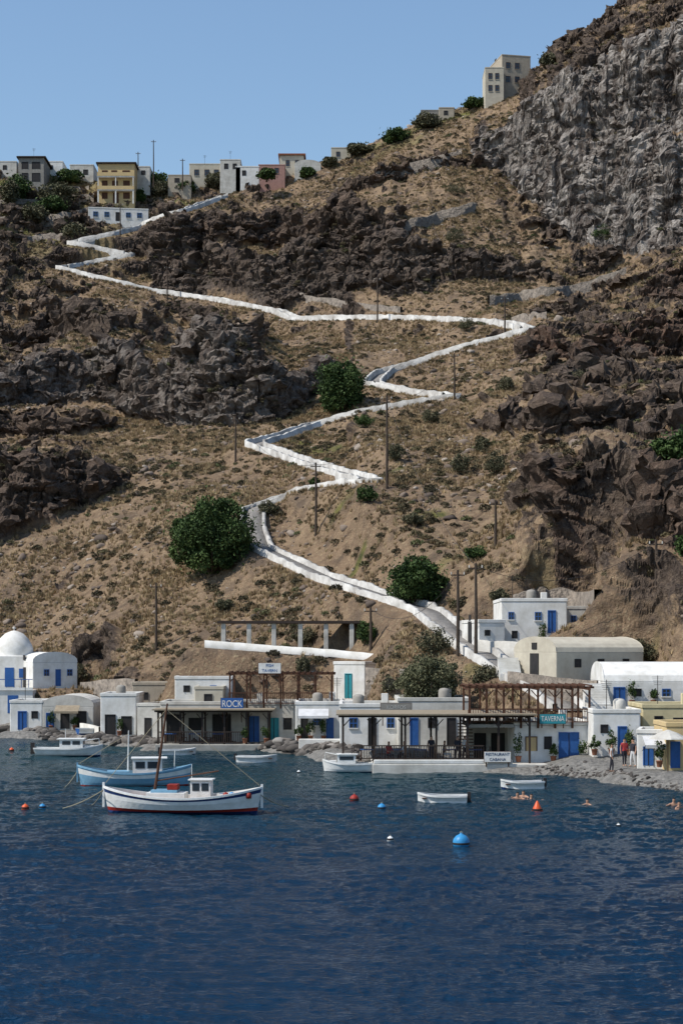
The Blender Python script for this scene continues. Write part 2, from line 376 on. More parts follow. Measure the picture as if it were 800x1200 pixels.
n1=noise(nt,v,.09,3,.6); n2=noise(nt,v,.8,5,.7); n3=noise(nt,v,3.2,3,.7); n4=noise(nt,v,.3,4,.65,.5)
gr=mixc(nt,mapr(nt,n1,.35,.65),(.230,.158,.102),(.30,.212,.135))
gr=mixc(nt,mapr(nt,n2,.44,.68),gr,(.125,.085,.058))
gr=mixc(nt,mapr(nt,n3,.52,.74,0,.9),gr,(.43,.34,.21))
gr=mixc(nt,mapr(nt,n4,.50,.66,0,.75),gr,(.120,.090,.068))
grn=mixc(nt,mapr(nt,n2,.4,.6),(.18,.17,.05),(.065,.078,.028))
gr=mixc(nt,mth(nt,'MULTIPLY',attr(nt,'green'),.9),gr,grn)
vs=coords(nt,(1,1,.13)); r1=noise(nt,v,.35,5,.72,.6); r2=noise(nt,vs,.5,5,.7,.5); r3=noise(nt,v,2.2,5,.75)
rc=mixc(nt,mapr(nt,r1,.36,.60),(.042,.033,.029),(.122,.091,.070))
rc=mixc(nt,mapr(nt,r3,.50,.70,0,.85),rc,(.225,.172,.13))
rc=mixc(nt,mth(nt,'MULTIPLY',attr(nt,'redrock'),mapr(nt,r1,.4,.6)),rc,(.16,.088,.06))
pl=mixc(nt,mapr(nt,r2,.42,.58),(.37,.335,.30),(.095,.078,.068)); pl=mixc(nt,mapr(nt,r3,.5,.75,0,.6),pl,(.40,.36,.325))
pf=mth(nt,'MULTIPLY',attr(nt,'pale'),mapr(nt,r1,.36,.52),True)
rc=mixc(nt,pf,rc,pl)
rf=mapr(nt,mth(nt,'ADD',attr(nt,'rock'),mth(nt,'MULTIPLY',mth(nt,'SUBTRACT',n2,.5),1.2)),.38,.58)
colr=mixc(nt,rf,gr,rc)
bc=mixc(nt,mapr(nt,noise(nt,v,2.5,3,.7),.35,.65),(.15,.145,.135),(.30,.285,.26))
colr=mixc(nt,attr(nt,'beach'),colr,bc)
nt.links.new(colr,b.inputs['Base Color']); b.inputs['Roughness'].default_value=.95; b.inputs['Specular IOR Level'].default_value=.1
bump(nt,mth(nt,'ADD',r3,mth(nt,'MULTIPLY',n3,.4)),b,.9,.55)
R,C=V.shape[:2]; idx=np.arange(R*C).reshape(R,C)
Fc=np.stack([idx[:-1,:-1],idx[:-1,1:],idx[1:,1:],idx[1:,:-1]],2).reshape(-1,4)
npmesh('hillside_terrain',V.reshape(-1,3),Fc,[m],(rockR[:-1,:-1]<.35).ravel(),{'rock':rockR,'green':resample(green),'pale':resample(pale),'redrock':resample(red),'beach':resample(beach)})
R,C=U.shape
def gidx(x,y):
    return np.interp(y,ys,np.arange(R)),np.interp(x/y,us,np.arange(C))
def samp(Fd,x,y):
    x=np.asarray(x,float);y=np.asarray(y,float)
    i,j=gidx(x,y); i0=np.clip(i.astype(int),0,R-2); j0=np.clip(j.astype(int),0,C-2); a=i-i0;b2=j-j0
    return (Fd[i0,j0]*(1-b2)+Fd[i0,j0+1]*b2)*(1-a)+(Fd[i0+1,j0]*(1-b2)+Fd[i0+1,j0+1]*b2)*a
def spot(px,py,fb=420.):
    y=colray(HF,px,py)
    if y is None: y=fb
    return P(px,py,y)
# ---------------------------------------------------------------- sea
m,nt,b=newmat('sea_water'); v=coords(nt)
geo=nt.nodes.new('ShaderNodeSeparateXYZ'); nt.links.new(v,geo.inputs[0])
dep=mapr(nt,geo.outputs[1],65,125); big=noise(nt,v,.05,3)
wc=mixc(nt,dep,(.001,.020,.050),(.004,.031,.036)); wc=mixc(nt,mapr(nt,big,.35,.65,0,.5),wc,(.001,.014,.036))
nt.links.new(wc,b.inputs['Base Color']); b.inputs['Roughness'].default_value=.10; b.inputs['IOR'].default_value=1.33
b.inputs['Specular IOR Level'].default_value=.19
w2=noise(nt,coords(nt,(.8,1.,1.)),5.,3,.65); bump(nt,w2,b,1.,.12)
su=np.concatenate([np.linspace(-1.2,-.21,40,endpoint=False),np.linspace(-.21,.21,560),np.linspace(.21,1.2,41)[1:]])
sy=np.concatenate([np.linspace(6,36,30,endpoint=False),36+np.cumsum(np.linspace(.10,.34,620))]); sy=np.concatenate([sy,np.linspace(sy[-1]+2,400,60)])
SU,SY=np.meshgrid(su,sy); SX=SU*SY
gust=.85+.8*fbm2(SX/14,SY/22,3,207)
hz=(fbm2(SX/3.2,SY/2.4,2,201)*.10+(.5-np.abs(fbm2(SX/1.25+1.5*fbm2(SX/4,SY/4,2,205),SY/.95,3,202)))*.14+fbm2(SX/.5,SY/.42,2,203)*.045)*gust
sR,sC=SU.shape; si=np.arange(sR*sC).reshape(sR,sC)
npmesh('sea_water',np.stack([SX,SY,hz-.06],2).reshape(-1,3),np.stack([si[:-1,:-1],si[:-1,1:],si[1:,1:],si[1:,:-1]],2).reshape(-1,4),[m],True)
q=MB(); q.add([(-3000,-400,-.4),(3000,-400,-.4),(3000,3000,-.4),(-3000,3000,-.4)],[(0,1,2,3)],m); q.obj('open_sea')
# ---------------------------------------------------------------- path surface and walls
def ribbon_wall(name,arr,off,w,up,down,mat,parent=None,jit=0.):
    n=len(arr); t=np.gradient(arr[:,:2],axis=0); t/=np.linalg.norm(t,axis=1,keepdims=True)+1e-9
    nr=np.stack([-t[:,1],t[:,0]],1)
    a=arr[:,:2]+nr*(off-w/2); c=arr[:,:2]+nr*(off+w/2); j=rng.normal(0,1,n)*jit; z=arr[:,2]+j
    Vv=np.concatenate([np.c_[a,z-down],np.c_[a,z+up],np.c_[c,z+up],np.c_[c,z-down]])
    i=np.arange(n-1); Fs=[]
    for k in range(3): Fs.append(np.stack([i+k*n,i+1+k*n,i+1+(k+1)*n,i+(k+1)*n],1))
    return npmesh(name,Vv,np.concatenate(Fs),[mat],False,None,parent)
PWALL=pm('path_whitewash',(.55,.54,.51),(.22,.205,.185),.45,.9,.8,3,.12)
e=empty('zigzag_path')
arr=PW[0]
PUP=np.interp(arr[:,1],[210,290],[.5,.85])+.12*fbm2(arr[:,0]/4,arr[:,1]/4,2,5)
ribbon_wall('paving',arr,0,2.3,.02,.3,COBBLE,e)
ribbon_wall('parapet_wall',arr,1.2,.38,PUP,1.3,PWALL,e,.06)
ribbon_wall('parapet_wall.001',arr,-1.2,.38,PUP,1.3,PWALL,e,.06)
def stone_wall(name,pts,h,mat=STONE,w=.6):
    q=catmull(pts,8); a=[]
    for px,py in q:
        s=spot(px,py); a.append(tuple(s))
    a=np.array(a)
    for _ in range(4): a[1:-1]=(a[:-2]+2*a[1:-1]+a[2:])/4
    return ribbon_wall(name,a,0,w,h,2.5,mat,None,.15)
for pts,h in [([(470,272),(510,262),(556,248)],2.),([(572,358),(620,350),(680,342),(732,325)],1.6),([(350,350),(400,358),(470,366)],1.),([(640,372),(600,378)],1.),
    ([(0,262),(60,258),(105,250)],1.2),([(0,240),(50,238),(110,232)],1.),([(0,285),(50,280),(80,278)],1.),([(600,705),(640,698),(700,702)],.6),([(0,222),(60,225),(105,222)],.9),([(440,205),(500,190),(540,180)],.8)]:
    stone_wall('dry_stone_wall',pts,h)
# ---------------------------------------------------------------- scatter
def scatter(name,protos,pos,scale,rot,mat,tint,zs=None):
    """one merged mesh of many small repeated things"""
    Vs=[];Fs=[];Ts=[];o=0; which=rng.integers(0,len(protos),len(pos))
    for k,(pv,pf) in enumerate(protos):
        s=which==k; n=s.sum()
        if n==0: continue
        c,sn=np.cos(rot[s]),np.sin(rot[s]); sc=scale[s][:,None]
        x=(pv[None,:,0]*c[:,None]-pv[None,:,1]*sn[:,None])*sc+pos[s,0][:,None]
        y=(pv[None,:,0]*sn[:,None]+pv[None,:,1]*c[:,None])*sc+pos[s,1][:,None]
        z=pv[None,:,2]*sc*(1 if zs is None else zs[s][:,None])+pos[s,2][:,None]
        Vs.append(np.stack([x,y,z],2).reshape(-1,3)); m_=len(pv)
        Fs.append((pf[None]+(np.arange(n)*m_)[:,None,None]+o).reshape(-1,pf.shape[1])); Ts.append(np.repeat(tint[s],m_)); o+=n*m_
    return npmesh(name,np.concatenate(Vs),np.concatenate(Fs),[mat],False,{'tint':np.concatenate(Ts)})
def tuft(nb,r,h,spread):
    nb=14; v=[];f=[]
    for i in range(nb):
        a=rng.uniform(0,6.28); t=rng.uniform(.1,1)*spread; w=r*.2; hh=h*rng.uniform(.6,1)
        bx,by=math.cos(a)*r*.3,math.sin(a)*r*.3; px,py=-math.sin(a)*w,math.cos(a)*w
        k=len(v); v+=[(bx-px,by-py,-.05),(bx+px,by+py,-.05),(bx+math.cos(a)*t,by+math.sin(a)*t,hh)]; f.append((k,k+1,k+2))
    return np.array(v),np.array(f)
def shrub(n,r,leaf):
    v=[];f=[]
    for i in range(n):
        d_=rng.normal(0,1,3); d_/=np.linalg.norm(d_); d_[2]=abs(d_[2])*.75; p=d_*r*rng.uniform(.65,1.05)
        a=rng.normal(0,1,3);a/=np.linalg.norm(a); b_=np.cross(a,rng.normal(0,1,3)); b_/=np.linalg.norm(b_)
        k=len(v); v+=[p+a*leaf,p-a*leaf*.6+b_*leaf*.7,p-a*leaf*.6-b_*leaf*.7]; f.append((k,k+1,k+2))
    return np.array(v),np.array(f)
def boulder():
    import bmesh
    bm=bmesh.new(); bmesh.ops.create_icosphere(bm,subdivisions=2,radius=1); v=np.array([tuple(q.co) for q in bm.verts]); f=np.array([[q.index for q in t.verts] for t in bm.faces]); bm.free()
    s=rng.integers(1,999); n=vn3(v[:,0]*1.3+s,v[:,1]*1.3,v[:,2]*1.3,s); v=v*(1+.4*n[:,None]); 
    for _ in range(7):
        d_=rng.normal(0,1,3); d_/=np.linalg.norm(d_); k=rng.uniform(.45,.75); e_=np.maximum(v@d_-k,0); v=v-e_[:,None]*d_
    v[:,2]*=.7; return v,f
def tintmat(name,ramp,rough=.9):
    m,nt,b=newmat(name); r=nt.nodes.new('ShaderNodeValToRGB'); el=r.color_ramp.elements
    el[0].color=c4(ramp[0]); el[1].color=c4(ramp[-1])
    for i,c in enumerate(ramp[1:-1]): el.new((i+1)/(len(ramp)-1)).color=c4(c)
    nt.links.new(attr(nt,'tint'),r.inputs[0]); nt.links.new(r.outputs[0],b.inputs['Base Color']); b.inputs['Roughness'].default_value=rough
    b.inputs['Specular IOR Level'].default_value=.15; return m
def pick(n,fn,ymin=118,ymax=438):
    uu=rng.uniform(-.21,.21,n*4); yy=np.sqrt(rng.uniform(ymin**2,ymax**2,n*4)); xx=uu*yy
    p=fn(xx,yy); s=rng.uniform(0,1,n*4)<p; xx=xx[s][:n]; yy=yy[s][:n]
    return np.c_[xx,yy,samp(HF,xx,yy)]
def base_ok(x,y): return (samp(pathD,x,y)>1.9)*(samp(HF,x,y)>1.5)*(samp(flat,x,y)>.05)
GRASS=tintmat('dry_grass',[(.12,.085,.05),(.24,.17,.095),(.36,.265,.15),(.45,.35,.20)])
SHR=tintmat('dry_shrub',[(.040,.036,.022),(.08,.068,.04),(.13,.105,.062),(.10,.11,.05)])
RKM=tintmat('loose_rock',[(.065,.052,.044),(.13,.10,.08),(.22,.175,.14),(.34,.295,.25)])
pos=pick(90000,lambda x,y:base_ok(x,y)*(1-samp(rock,x,y))*np.clip(.4+fbm2(x/6,y/6,3,101)*1.3,0.05,1)*(1-.7*samp(green,x,y)))
n=len(pos); scatter('dry_grass_tufts',[tuft(9,.22,.42,.26) for _ in range(6)],pos,rng.uniform(.6,1.35,n),rng.uniform(0,6.28,n),GRASS,np.clip(rng.normal(.55,.25,n),0,1))
pos=pick(14000,lambda x,y:base_ok(x,y)*(.25+.3*samp(rock,x,y)+1.5*samp(green,x,y)+.5*ss(.0,.4,fbm2(x/14,y/14,3,103))))
n=len(pos); scatter('hillside_shrubs',[shrub(150,.5,.10) for _ in range(6)],pos,rng.uniform(.35,1.25,n)**1.5,rng.uniform(0,6.28,n),SHR,np.clip(rng.normal(.45,.28,n),0,1))
pos=pick(13000,lambda x,y:base_ok(x,y)*(.1+.8*ss(-.05,.35,fbm2(x/10,y/10,3,105)))*(1-.6*samp(rock,x,y)))
n=len(pos); scatter('loose_rocks',[boulder() for _ in range(6)],pos,np.clip(rng.lognormal(-1.75,.6,n),.08,1.1),rng.uniform(0,6.28,n),RKM,np.clip(rng.normal(.5,.25,n),0,1))
xs=rng.uniform(-38,22,1700); yy=shore(xs)+rng.normal(-.1,.7,1700); s=(xs<2.5)|(xs>12.5); xs=xs[s];yy=yy[s]
pos=np.c_[xs,yy,np.clip(samp(HF,xs,yy),-.2,1.2)]; n=len(pos); scl=np.where(xs>12,rng.uniform(.06,.2,n),np.clip(rng.lognormal(-1.1,.45,n),.1,.8))
scatter('shoreline_boulders',[boulder() for _ in range(6)],pos,scl,rng.uniform(0,6.28,n),tintmat('shore_rock',[(.04,.036,.033),(.09,.08,.072),(.16,.145,.13),(.27,.25,.23)]),np.clip(rng.normal(.35,.25,n),0,1))
# ---------------------------------------------------------------- trees and bushes
LEAF=tintmat('green_leaves',[(.014,.028,.010),(.034,.060,.018),(.062,.098,.028),(.10,.14,.045)],.7)
LEAFG=tintmat('tamarisk_leaves',[(.05,.055,.033),(.09,.095,.05),(.14,.14,.08),(.2,.19,.11)],.8)
LEAFB=tintmat('bush_leaves',[(.04,.042,.025),(.08,.080,.045),(.13,.12,.072),(.18,.16,.10)],.8)
BARK=pm('bark',(.09,.065,.045))
def crown(base,rx,ry,rz,zc,n,leaf,ncl,mat,name,parent,flatb=.25,lump=.3,seed=0):
    r=np.random.default_rng(seed)
    cl=r.normal(0,1,(ncl,3)); cl/=np.linalg.norm(cl,axis=1,keepdims=True); cl[:,2]=np.where(cl[:,2]<-flatb,-flatb*r.uniform(.3,1,ncl),cl[:,2])
    rad=r.uniform(.55,.95,ncl)[:,None]; cc=cl*rad
    cr=r.uniform(.5,1.1,ncl)*lump; w=r.integers(0,ncl,n)
    dv=r.normal(0,1,(n,3)); dv/=np.linalg.norm(dv,axis=1,keepdims=True)
    p=cc[w]+dv*(cr[w]*r.uniform(.55,1.05,n)**.6)[:,None]
    inner=r.uniform(0,1,n)<.25; q=r.normal(0,.38,(n,3)); p=np.where(inner[:,None],q,p)
    p=p*np.array([rx,ry,rz]); p[:,2]+=zc; p[:,2]=np.maximum(p[:,2],.1)
    a=r.normal(0,1,(n,3));a/=np.linalg.norm(a,axis=1,keepdims=True); b_=np.cross(a,r.normal(0,1,(n,3))); b_/=np.linalg.norm(b_,axis=1,keepdims=True)
    s=leaf*r.uniform(.6,1.3,n)[:,None]; p=p+np.array(base)
    Vv=np.stack([p-a*s,p+b_*s*.5,p+a*s,p-b_*s*.5],1).reshape(-1,3); Fq=np.arange(4*n).reshape(n,4)
    t=np.clip(.45+r.normal(0,.16,n)+(r.normal(0,.14,ncl))[w],0,1)
    return npmesh(name,Vv,Fq,[mat],False,{'tint':np.repeat(t,4)},parent)
def tree(name,px0,px1,top,bot,mat,n,leaf,Y=None,trunk=.25,seed=0,lump=.3,ncl=55):
    cx=(px0+px1)/2; p=spot(cx,bot) if Y is None else P(cx,bot,Y); s=p.y/F; w=(px1-px0)*s; h=(bot-top)*s
    e=empty(name,(p.x,p.y,p.z)); q=MB(); r=random.Random(seed)
    th=h*trunk
    q.tube([(0,0,-.6),(.05,0,th*.5),(.0,.05,th+h*.1)],[w*.04+.06,w*.03+.05,w*.02+.04],BARK)
    for i in range(8):
        a=i*.785+r.uniform(-.3,.3); d_=r.uniform(.25,.36)*w
        q.tube([(0,0,th*.7),(math.cos(a)*d_*.4,math.sin(a)*d_*.4,th+h*.15),(math.cos(a)*d_,math.sin(a)*d_,th+h*r.uniform(.25,.5))],[w*.02+.03,w*.012+.02,.02],BARK,6)
    q.obj('trunk_and_limbs',e,True)
    rz=(h-th)*.56
    crown((0,0,0),w*.44,w*.44,rz*.9,th+rz*.85,n,leaf,ncl,mat,'crown',e,.75,lump,seed); return e
tree('round_carob_tree',194,306,583,673,LEAF,32000,.17,seed=3,trunk=.0)
tree('round_carob_tree',366,434,421,483,LEAF,18000,.2,seed=5,trunk=.0)
tree('round_carob_tree',448,526,653,710,LEAF,16000,.15,seed=8,trunk=.04)
tree('tamarisk_tree',460,548,766,846,LEAFG,24000,.10,Y=141,seed=9,trunk=.2,lump=.25,ncl=80)
tree('fig_tree',762,835,505,553,LEAF,9000,.2,seed=12,trunk=.1)
tree('fig_tree',788,820,625,655,LEAF,4000,.15,seed=13,trunk=.1)
for i,(a,b_,c,e_) in enumerate([(412,440,484,501),(490,520,476,497),(525,555,530,556),(565,596,528,557),(415,445,567,588),(482,532,735,768),(548,590,776,805),(340,372,735,755),(415,445,725,755),(70,108,775,800),
   (516,545,265,285),(660,690,430,450),(700,730,420,440),(580,605,440,458),(555,575,510,530),(452,475,520,540),(360,382,558,570),(300,330,585,603),(535,556,372,388),(735,775,745,775),(690,720,262,280),(520,550,215,228),(250,275,700,715),(470,500,600,615),(540,575,640,655),(345,365,765,790),(445,465,790,812),(570,600,690,705)]):
    p=spot((a+b_)/2,e_); s=p.y/F; w=(b_-a)*s; h=(e_-c)*s
    if e_>770: p=P((a+b_)/2,e_,max(143,p.y))
    e=empty('bush',tuple(p)); q=MB(); q.tube([(0,0,-.3),(0,0,h*.4)],[.06,.03],BARK,6)
    for k in range(4): q.tube([(0,0,0),(math.cos(k*1.6)*w*.3,math.sin(k*1.6)*w*.3,h*.5)],[.03,.01],BARK,5)
    q.obj('stems',e); crown((0,0,0),w*.42,w*.42,h*.55,h*.4,2600,.1,22,LEAFB if i%4 else LEAF,'foliage',e,.3,.35,20+i)
for i,(a,b_,c,e_) in enumerate([(168,200,203,222),(238,275,202,222),(0,40,205,235),(40,95,215,245),(300,325,198,210),(405,440,168,182),(445,480,150,168),(480,520,134,150),(540,570,114,128),(630,655,62,80),(60,100,200,215),(20,60,240,262),(200,232,212,226),(176,200,212,230),(284,306,203,214),(0,24,212,240),(40,80,232,250),(70,104,262,280),(350,372,196,208),(376,396,184,196),(150,172,222,238)]):
    tree('ridge_tree',a,b_,c,e_,LEAFB if i%2 else LEAF,3500,.3,seed=60+i,trunk=.0,lump=.4,ncl=24)
# ---------------------------------------------------------------- buildings
def building(name,x0,x1,top,bot,Y,depth,yaw,roof,wall,ops,skirt=2.0,trim=None):
    s=Y/F; W_=(x1-x0)*s; H_=(bot-top)*s; cx=(x0+x1)/2; o=P(cx,bot,Y); e=empty(name,tuple(o),math.radians(yaw))
    q=MB(); q.box(-W_/2,W_/2,0,depth,-skirt,H_,wall); q.obj('walls',e,bevel=.07)
    r=MB()
    if roof=='flat':
        t=.22
        for (a,b_,c,d_) in ((-W_/2-.04,W_/2+.04,-.04,t),(-W_/2-.04,W_/2+.04,depth-t,depth+.04),(-W_/2-.04,-W_/2+t,t,depth-t),(W_/2-t,W_/2+.04,t,depth-t)):
            r.box(a,b_,c,d_,H_+.005,H_+.28,wall)
        r.box(-W_/2+t,W_/2-t,t,depth-t,H_+.003,H_+.06,CONC)
        if W_>3.5: r.box(W_*.2,W_*.2+.5,depth*.6,depth*.6+.5,H_+.06,H_+.9,wall)
    elif roof=='vault': r.vault(-W_/2,W_/2,0,depth,H_-.01,W_*.22,'Y',wall)
    elif roof=='vaultx': r.vault(-W_/2,W_/2,0,depth,H_-.01,depth*.19,'X',wall)
    elif roof=='slab': r.box(-W_/2-.4,W_/2+.4,-.4,depth+.4,H_+.01,H_+.35,trim or CONC)
    r.obj('roof',e,bevel=.04)
    d1=MB()
    if yaw>10:
        d1.box(-W_/2-.05,-W_/2+.01,depth*.4,depth*.6,.0,2.0,DARK); d1.box(-W_/2-.05,-W_/2+.01,depth*.44,depth*.56,H_+.2,H_+.7,DARK)
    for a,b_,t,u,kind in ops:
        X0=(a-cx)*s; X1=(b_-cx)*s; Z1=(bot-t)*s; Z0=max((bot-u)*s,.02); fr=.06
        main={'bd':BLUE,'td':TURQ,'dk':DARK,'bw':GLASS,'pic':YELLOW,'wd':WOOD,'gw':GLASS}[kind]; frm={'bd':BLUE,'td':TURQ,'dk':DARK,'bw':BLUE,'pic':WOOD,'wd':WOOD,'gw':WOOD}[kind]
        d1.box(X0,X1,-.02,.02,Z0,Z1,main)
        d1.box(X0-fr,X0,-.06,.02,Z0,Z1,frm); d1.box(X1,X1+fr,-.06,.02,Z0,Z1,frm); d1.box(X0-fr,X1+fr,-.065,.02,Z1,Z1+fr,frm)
        if kind in('bw','gw'):
            d1.box(X0-fr-.05,X1+fr+.05,-.1,.02,Z0-.08,Z0,wall)
            m_=(X0+X1)/2; d1.box(m_-.03,m_+.03,-.05,-.021,Z0,Z1,frm); zc=(Z0+Z1)/2; d1.box(X0,m_-.031,-.05,-.021,zc-.03,zc+.03,frm); d1.box(m_+.031,X1,-.05,-.021,zc-.03,zc+.03,frm)
        if kind in('bd','td') and X1-X0>.5:
            m_=(X0+X1)/2; d1.box(m_-.02,m_+.02,-.05,-.021,Z0,Z1,DARK)
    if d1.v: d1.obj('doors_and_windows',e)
    return e,W_,H_
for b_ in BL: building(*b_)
o=P(12,806,186); s=186/F; e=empty('domed_chapel',tuple(o)); q=MB(); q.box(-2.6,2.0,0,5,-2,3.2,WHITE)
q.obj('walls',e,bevel=.1); q=MB(); q.lathe([(1.9,3.2),(1.9,3.9),(1.75,4.3),(1.4,4.9),(.9,5.4),(.3,5.65),(.05,5.7)],WHITE,24,(0,2.4,0)); q.tube([(0,2.4,5.6),(0,2.4,6.1)],.05,WHITE); q.tube([(-.2,2.4,5.95),(.2,2.4,5.95)],.04,WHITE); q.obj('dome',e,True)
q=MB(); q.box(-.5,.4,-.04,.02,.1,2.0,BLUE); q.box(.9,1.5,-.04,.02,1.0,1.9,BLUE); q.box(-1.9,-1.3,-.04,.02,1.0,1.9,BLUE); q.obj('doors_and_windows',e)
o=P(2,832,180); e=empty('arched_terrace',tuple(o)); q=MB(); q.box(-3,3,.0,4,-2,1.9,WHITE); q.box(-3.02,3.02,-.15,.0,1.92,2.15,WHITE)
for k in range(9): q.box(-3+k*.7,-2.94+k*.7,-.1,-.04,2.15,2.9,BLUE)
q.box(-3,3,-.1,-.04,2.9,2.97,BLUE); q.box(-1.2,-.2,-.03,.01,-.3,1.4,BLUE); q.box(.6,1.6,-.03,.01,-.3,1.4,BLUE); q.obj('terrace_body',e)
def ridge(name,x0,x1,top,bot,depth,roof,wall,ops,yaw=0,trim=None,Y=None):
    y=Y or spot((x0+x1)/2,bot+2,425.).y; y=min(y,432)
    return building(name,x0,x1,top,bot,y,depth,yaw,roof,wall,ops,4.,trim)
DK=pm('dark_trim',(.05,.04,.035))
e,W_,H_=ridge('three_storey_house',115,158,192,240,10,'slab',YELLOW,[(120,126,200,207,'wd'),(131,137,200,209,'wd'),(144,152,200,207,'wd'),(120,126,212,219,'wd'),(132,138,212,221,'wd'),(145,152,212,219,'wd'),(120,126,226,233,'wd'),(133,139,226,238,'wd'),(145,152,226,233,'wd')],0,DK)
q=MB()
for zz in (H_*.33,H_*.66): q.box(-W_/2,W_/2,-1.3,-.02,zz-.1,zz+.08,WHITE); q.box(-W_/2,W_/2,-1.35,-1.25,zz+.1,zz+.9,YELLOW)
for xx in (-W_/2+.2,0,W_/2-.2): q.box(xx-.15,xx+.15,-1.24,-1.0,0,H_*.33-.1,WHITE); q.box(xx-.1,xx+.1,-1.24,-1.05,H_*.33+.1,H_*.66-.1,WHITE)
q.obj('balconies',e)
ridge('long_white_house',104,174,245,261,8,'flat',WHITE,[(110,115,249,255,'bw'),(123,128,249,255,'bw'),(136,140,249,259,'dk'),(148,153,249,255,'bw'),(161,166,249,255,'bw')],8)
ridge('unfinished_house',22,52,185,216,9,'slab',GREY,[(26,33,190,198,'dk'),(38,47,190,198,'dk'),(26,33,203,213,'dk'),(38,47,203,213,'dk')],0,DK)
for a in [('white_house',0,20,190,206,7,'flat',WHITE2,[(4,8,194,199,'dk')]),('white_house',52,74,190,204,7,'flat',WHITE,[(58,62,194,199,'dk')]),('white_house',82,110,194,210,7,'flat',WHITE2,[(88,93,199,205,'dk'),(98,103,199,205,'dk')]),
 ('village_house',222,262,193,218,9,'flat',CREAM,[(228,233,199,206,'gw'),(240,245,199,206,'gw'),(251,256,199,206,'gw')]),('white_house',258,282,188,206,8,'flat',WHITE2,[(263,267,192,198,'dk'),(273,277,192,198,'dk')]),
 ('white_house',276,304,196,209,6,'flat',WHITE,[(284,288,200,206,'dk')]),('pink_house',303,334,194,207,8,'flat',PINK,[(310,314,197,203,'gw'),(322,326,197,203,'gw')]),
 ('cream_house',328,356,182,204,8,'slab',CREAM,[(335,339,188,195,'gw'),(346,350,188,195,'gw')]),('vaulted_house',345,376,194,204,6,'vault',WHITE2,[(356,361,196,203,'dk')]),
 ('village_house',388,411,174,186,7,'flat',CREAM,[(394,398,178,184,'gw')]),('stone_house',493,516,130,142,7,'flat',GREY,[(500,504,133,138,'dk')]),('stone_house',514,532,127,138,6,'flat',BEIGE,[(520,524,130,135,'dk')]),
 ('village_house',197,224,206,218,6,'flat',BEIGE,[(205,210,209,214,'dk')]),('white_house',160,176,196,208,6,'flat',WHITE2,[(166,170,200,205,'dk')])]:
    ridge(*a[:9],trim=ROOFT)
ridge('clifftop_house',587,622,66,118,10,'flat',BEIGE,[(592,597,74,81,'gw'),(603,608,74,81,'gw'),(592,597,90,97,'gw'),(603,608,90,97,'gw')],12,None,425)
ridge('clifftop_house',568,590,80,122,8,'flat',CREAM,[(572,576,86,93,'gw'),(580,584,86,93,'gw'),(572,576,100,107,'gw'),(580,584,100,107,'gw')],0,None,421)
# ---------------------------------------------------------------- pergolas
def pergola(name,x0,x1,top,bot,Y,depth,wood,posts,rail=None,roof=None,nsl=None,sk=0.3):
    s=Y/F; W_=(x1-x0)*s; H_=(bot-top)*s; o=P((x0+x1)/2,bot,Y); e=empty(name,tuple(o)); q=MB()
    for k in range(posts):
        xx=-W_/2+.1+(W_-.2)*k/(posts-1)
        for yy in (0.05,depth-.05): q.box(xx-.07,xx+.07,yy-.07,yy+.07,-sk,H_-.16,wood)
        q.box(xx-.05,xx+.05,-.3,depth+.3,H_-.16,H_-.04,wood)
        for sg in(-1,1):
            if abs(xx+sg*.35)<W_/2: q.tube([(xx,.05,H_-.65),(xx+sg*.45,.05,H_-.15)],.035,wood,5)
    q.box(-W_/2-.2,W_/2+.2,-.03,.13,H_-.04,H_+.1,wood); q.box(-W_/2-.2,W_/2+.2,depth-.13,depth+.03,H_-.04,H_+.1,wood)
    q.obj('posts_and_beams',e); q=MB()
    if roof: q.box(-W_/2-.35,W_/2+.35,-.4,depth+.3,H_+.105,H_+.2,roof)
    else:
        n=nsl or int(W_/.45)
        for k in range(n+1):
            xx=-W_/2+W_*k/n; q.box(xx-.03,xx+.03,-.45,depth+.4,H_+.102,H_+.2,wood)
    q.obj('roof_slats',e)
    if rail:
        a,b_=rail; a=(a-(x0+x1)/2)*s; b_=(b_-(x0+x1)/2)*s; q=MB(); q.box(a,b_,-.28,-.2,.92,1.0,wood); q.box(a,b_,-.28,-.2,.1,.16,wood)
        n=int((b_-a)/.16)
        for k in range(n+1): xx=a+(b_-a)*k/n; q.box(xx-.02,xx+.02,-.26,-.22,.161,.919,wood)
        q.obj('railing',e)
    return e
def block(name,x0,x1,y0,y1,z0,z1,mat,bev=.05):
    q=MB(); q.box(x0,x1,y0,y1,z0,z1,mat); return q.obj(name,None,bevel=bev)
xa=P(436,0,121.6).x; xb=P(694,0,121.6).x
block('stone_quay',xa,xb,121.4,129,-2,.52,WHITE2)
block('quay_curb',xa+.1,P(600,0,121.6).x,121.45,121.75,.524,.80,WHITE)
pergola('taverna_pergola',400,622,840,891,122.3,7.5,DWOOD,7,(412,566),REED)
pergola('rooftop_pergola',548,692,806,848,123.4,6,WOOD,8,(548,690))
q=MB(); o=P(572,848,123.4); q.box(P(548,0,123.4).x,P(601,0,123.4).x,123.1,129.5,o.z-.25,o.z-.03,CONC); q.obj('roof_terrace_slab')
pergola('rooftop_pergola',268,390,790,826,150.5,6,WOOD,7,(268,390))
pergola('harbour_pergola',184,316,834,872,147.5,3.2,DWOOD,6,(186,284),REED)
block('harbour_terrace',P(182,0,147).x,P(350,0,147).x,146.8,151,-1,P(0,872,147.5).z,CONC)
block('white_garden_wall',P(350,0,143).x,P(400,0,143).x,143,143.4,-.5,P(0,866,143).z,WHITE)
o=P(335,755,167); e=empty('columned_terrace',tuple(o)); q=MB(); sx=167/F
for cxp in (262,292,321,352,382,412): xx=(cxp-335)*sx; q.box(xx-.2,xx+.2,-.2,.2,-1.2,1.85,WHITE2)
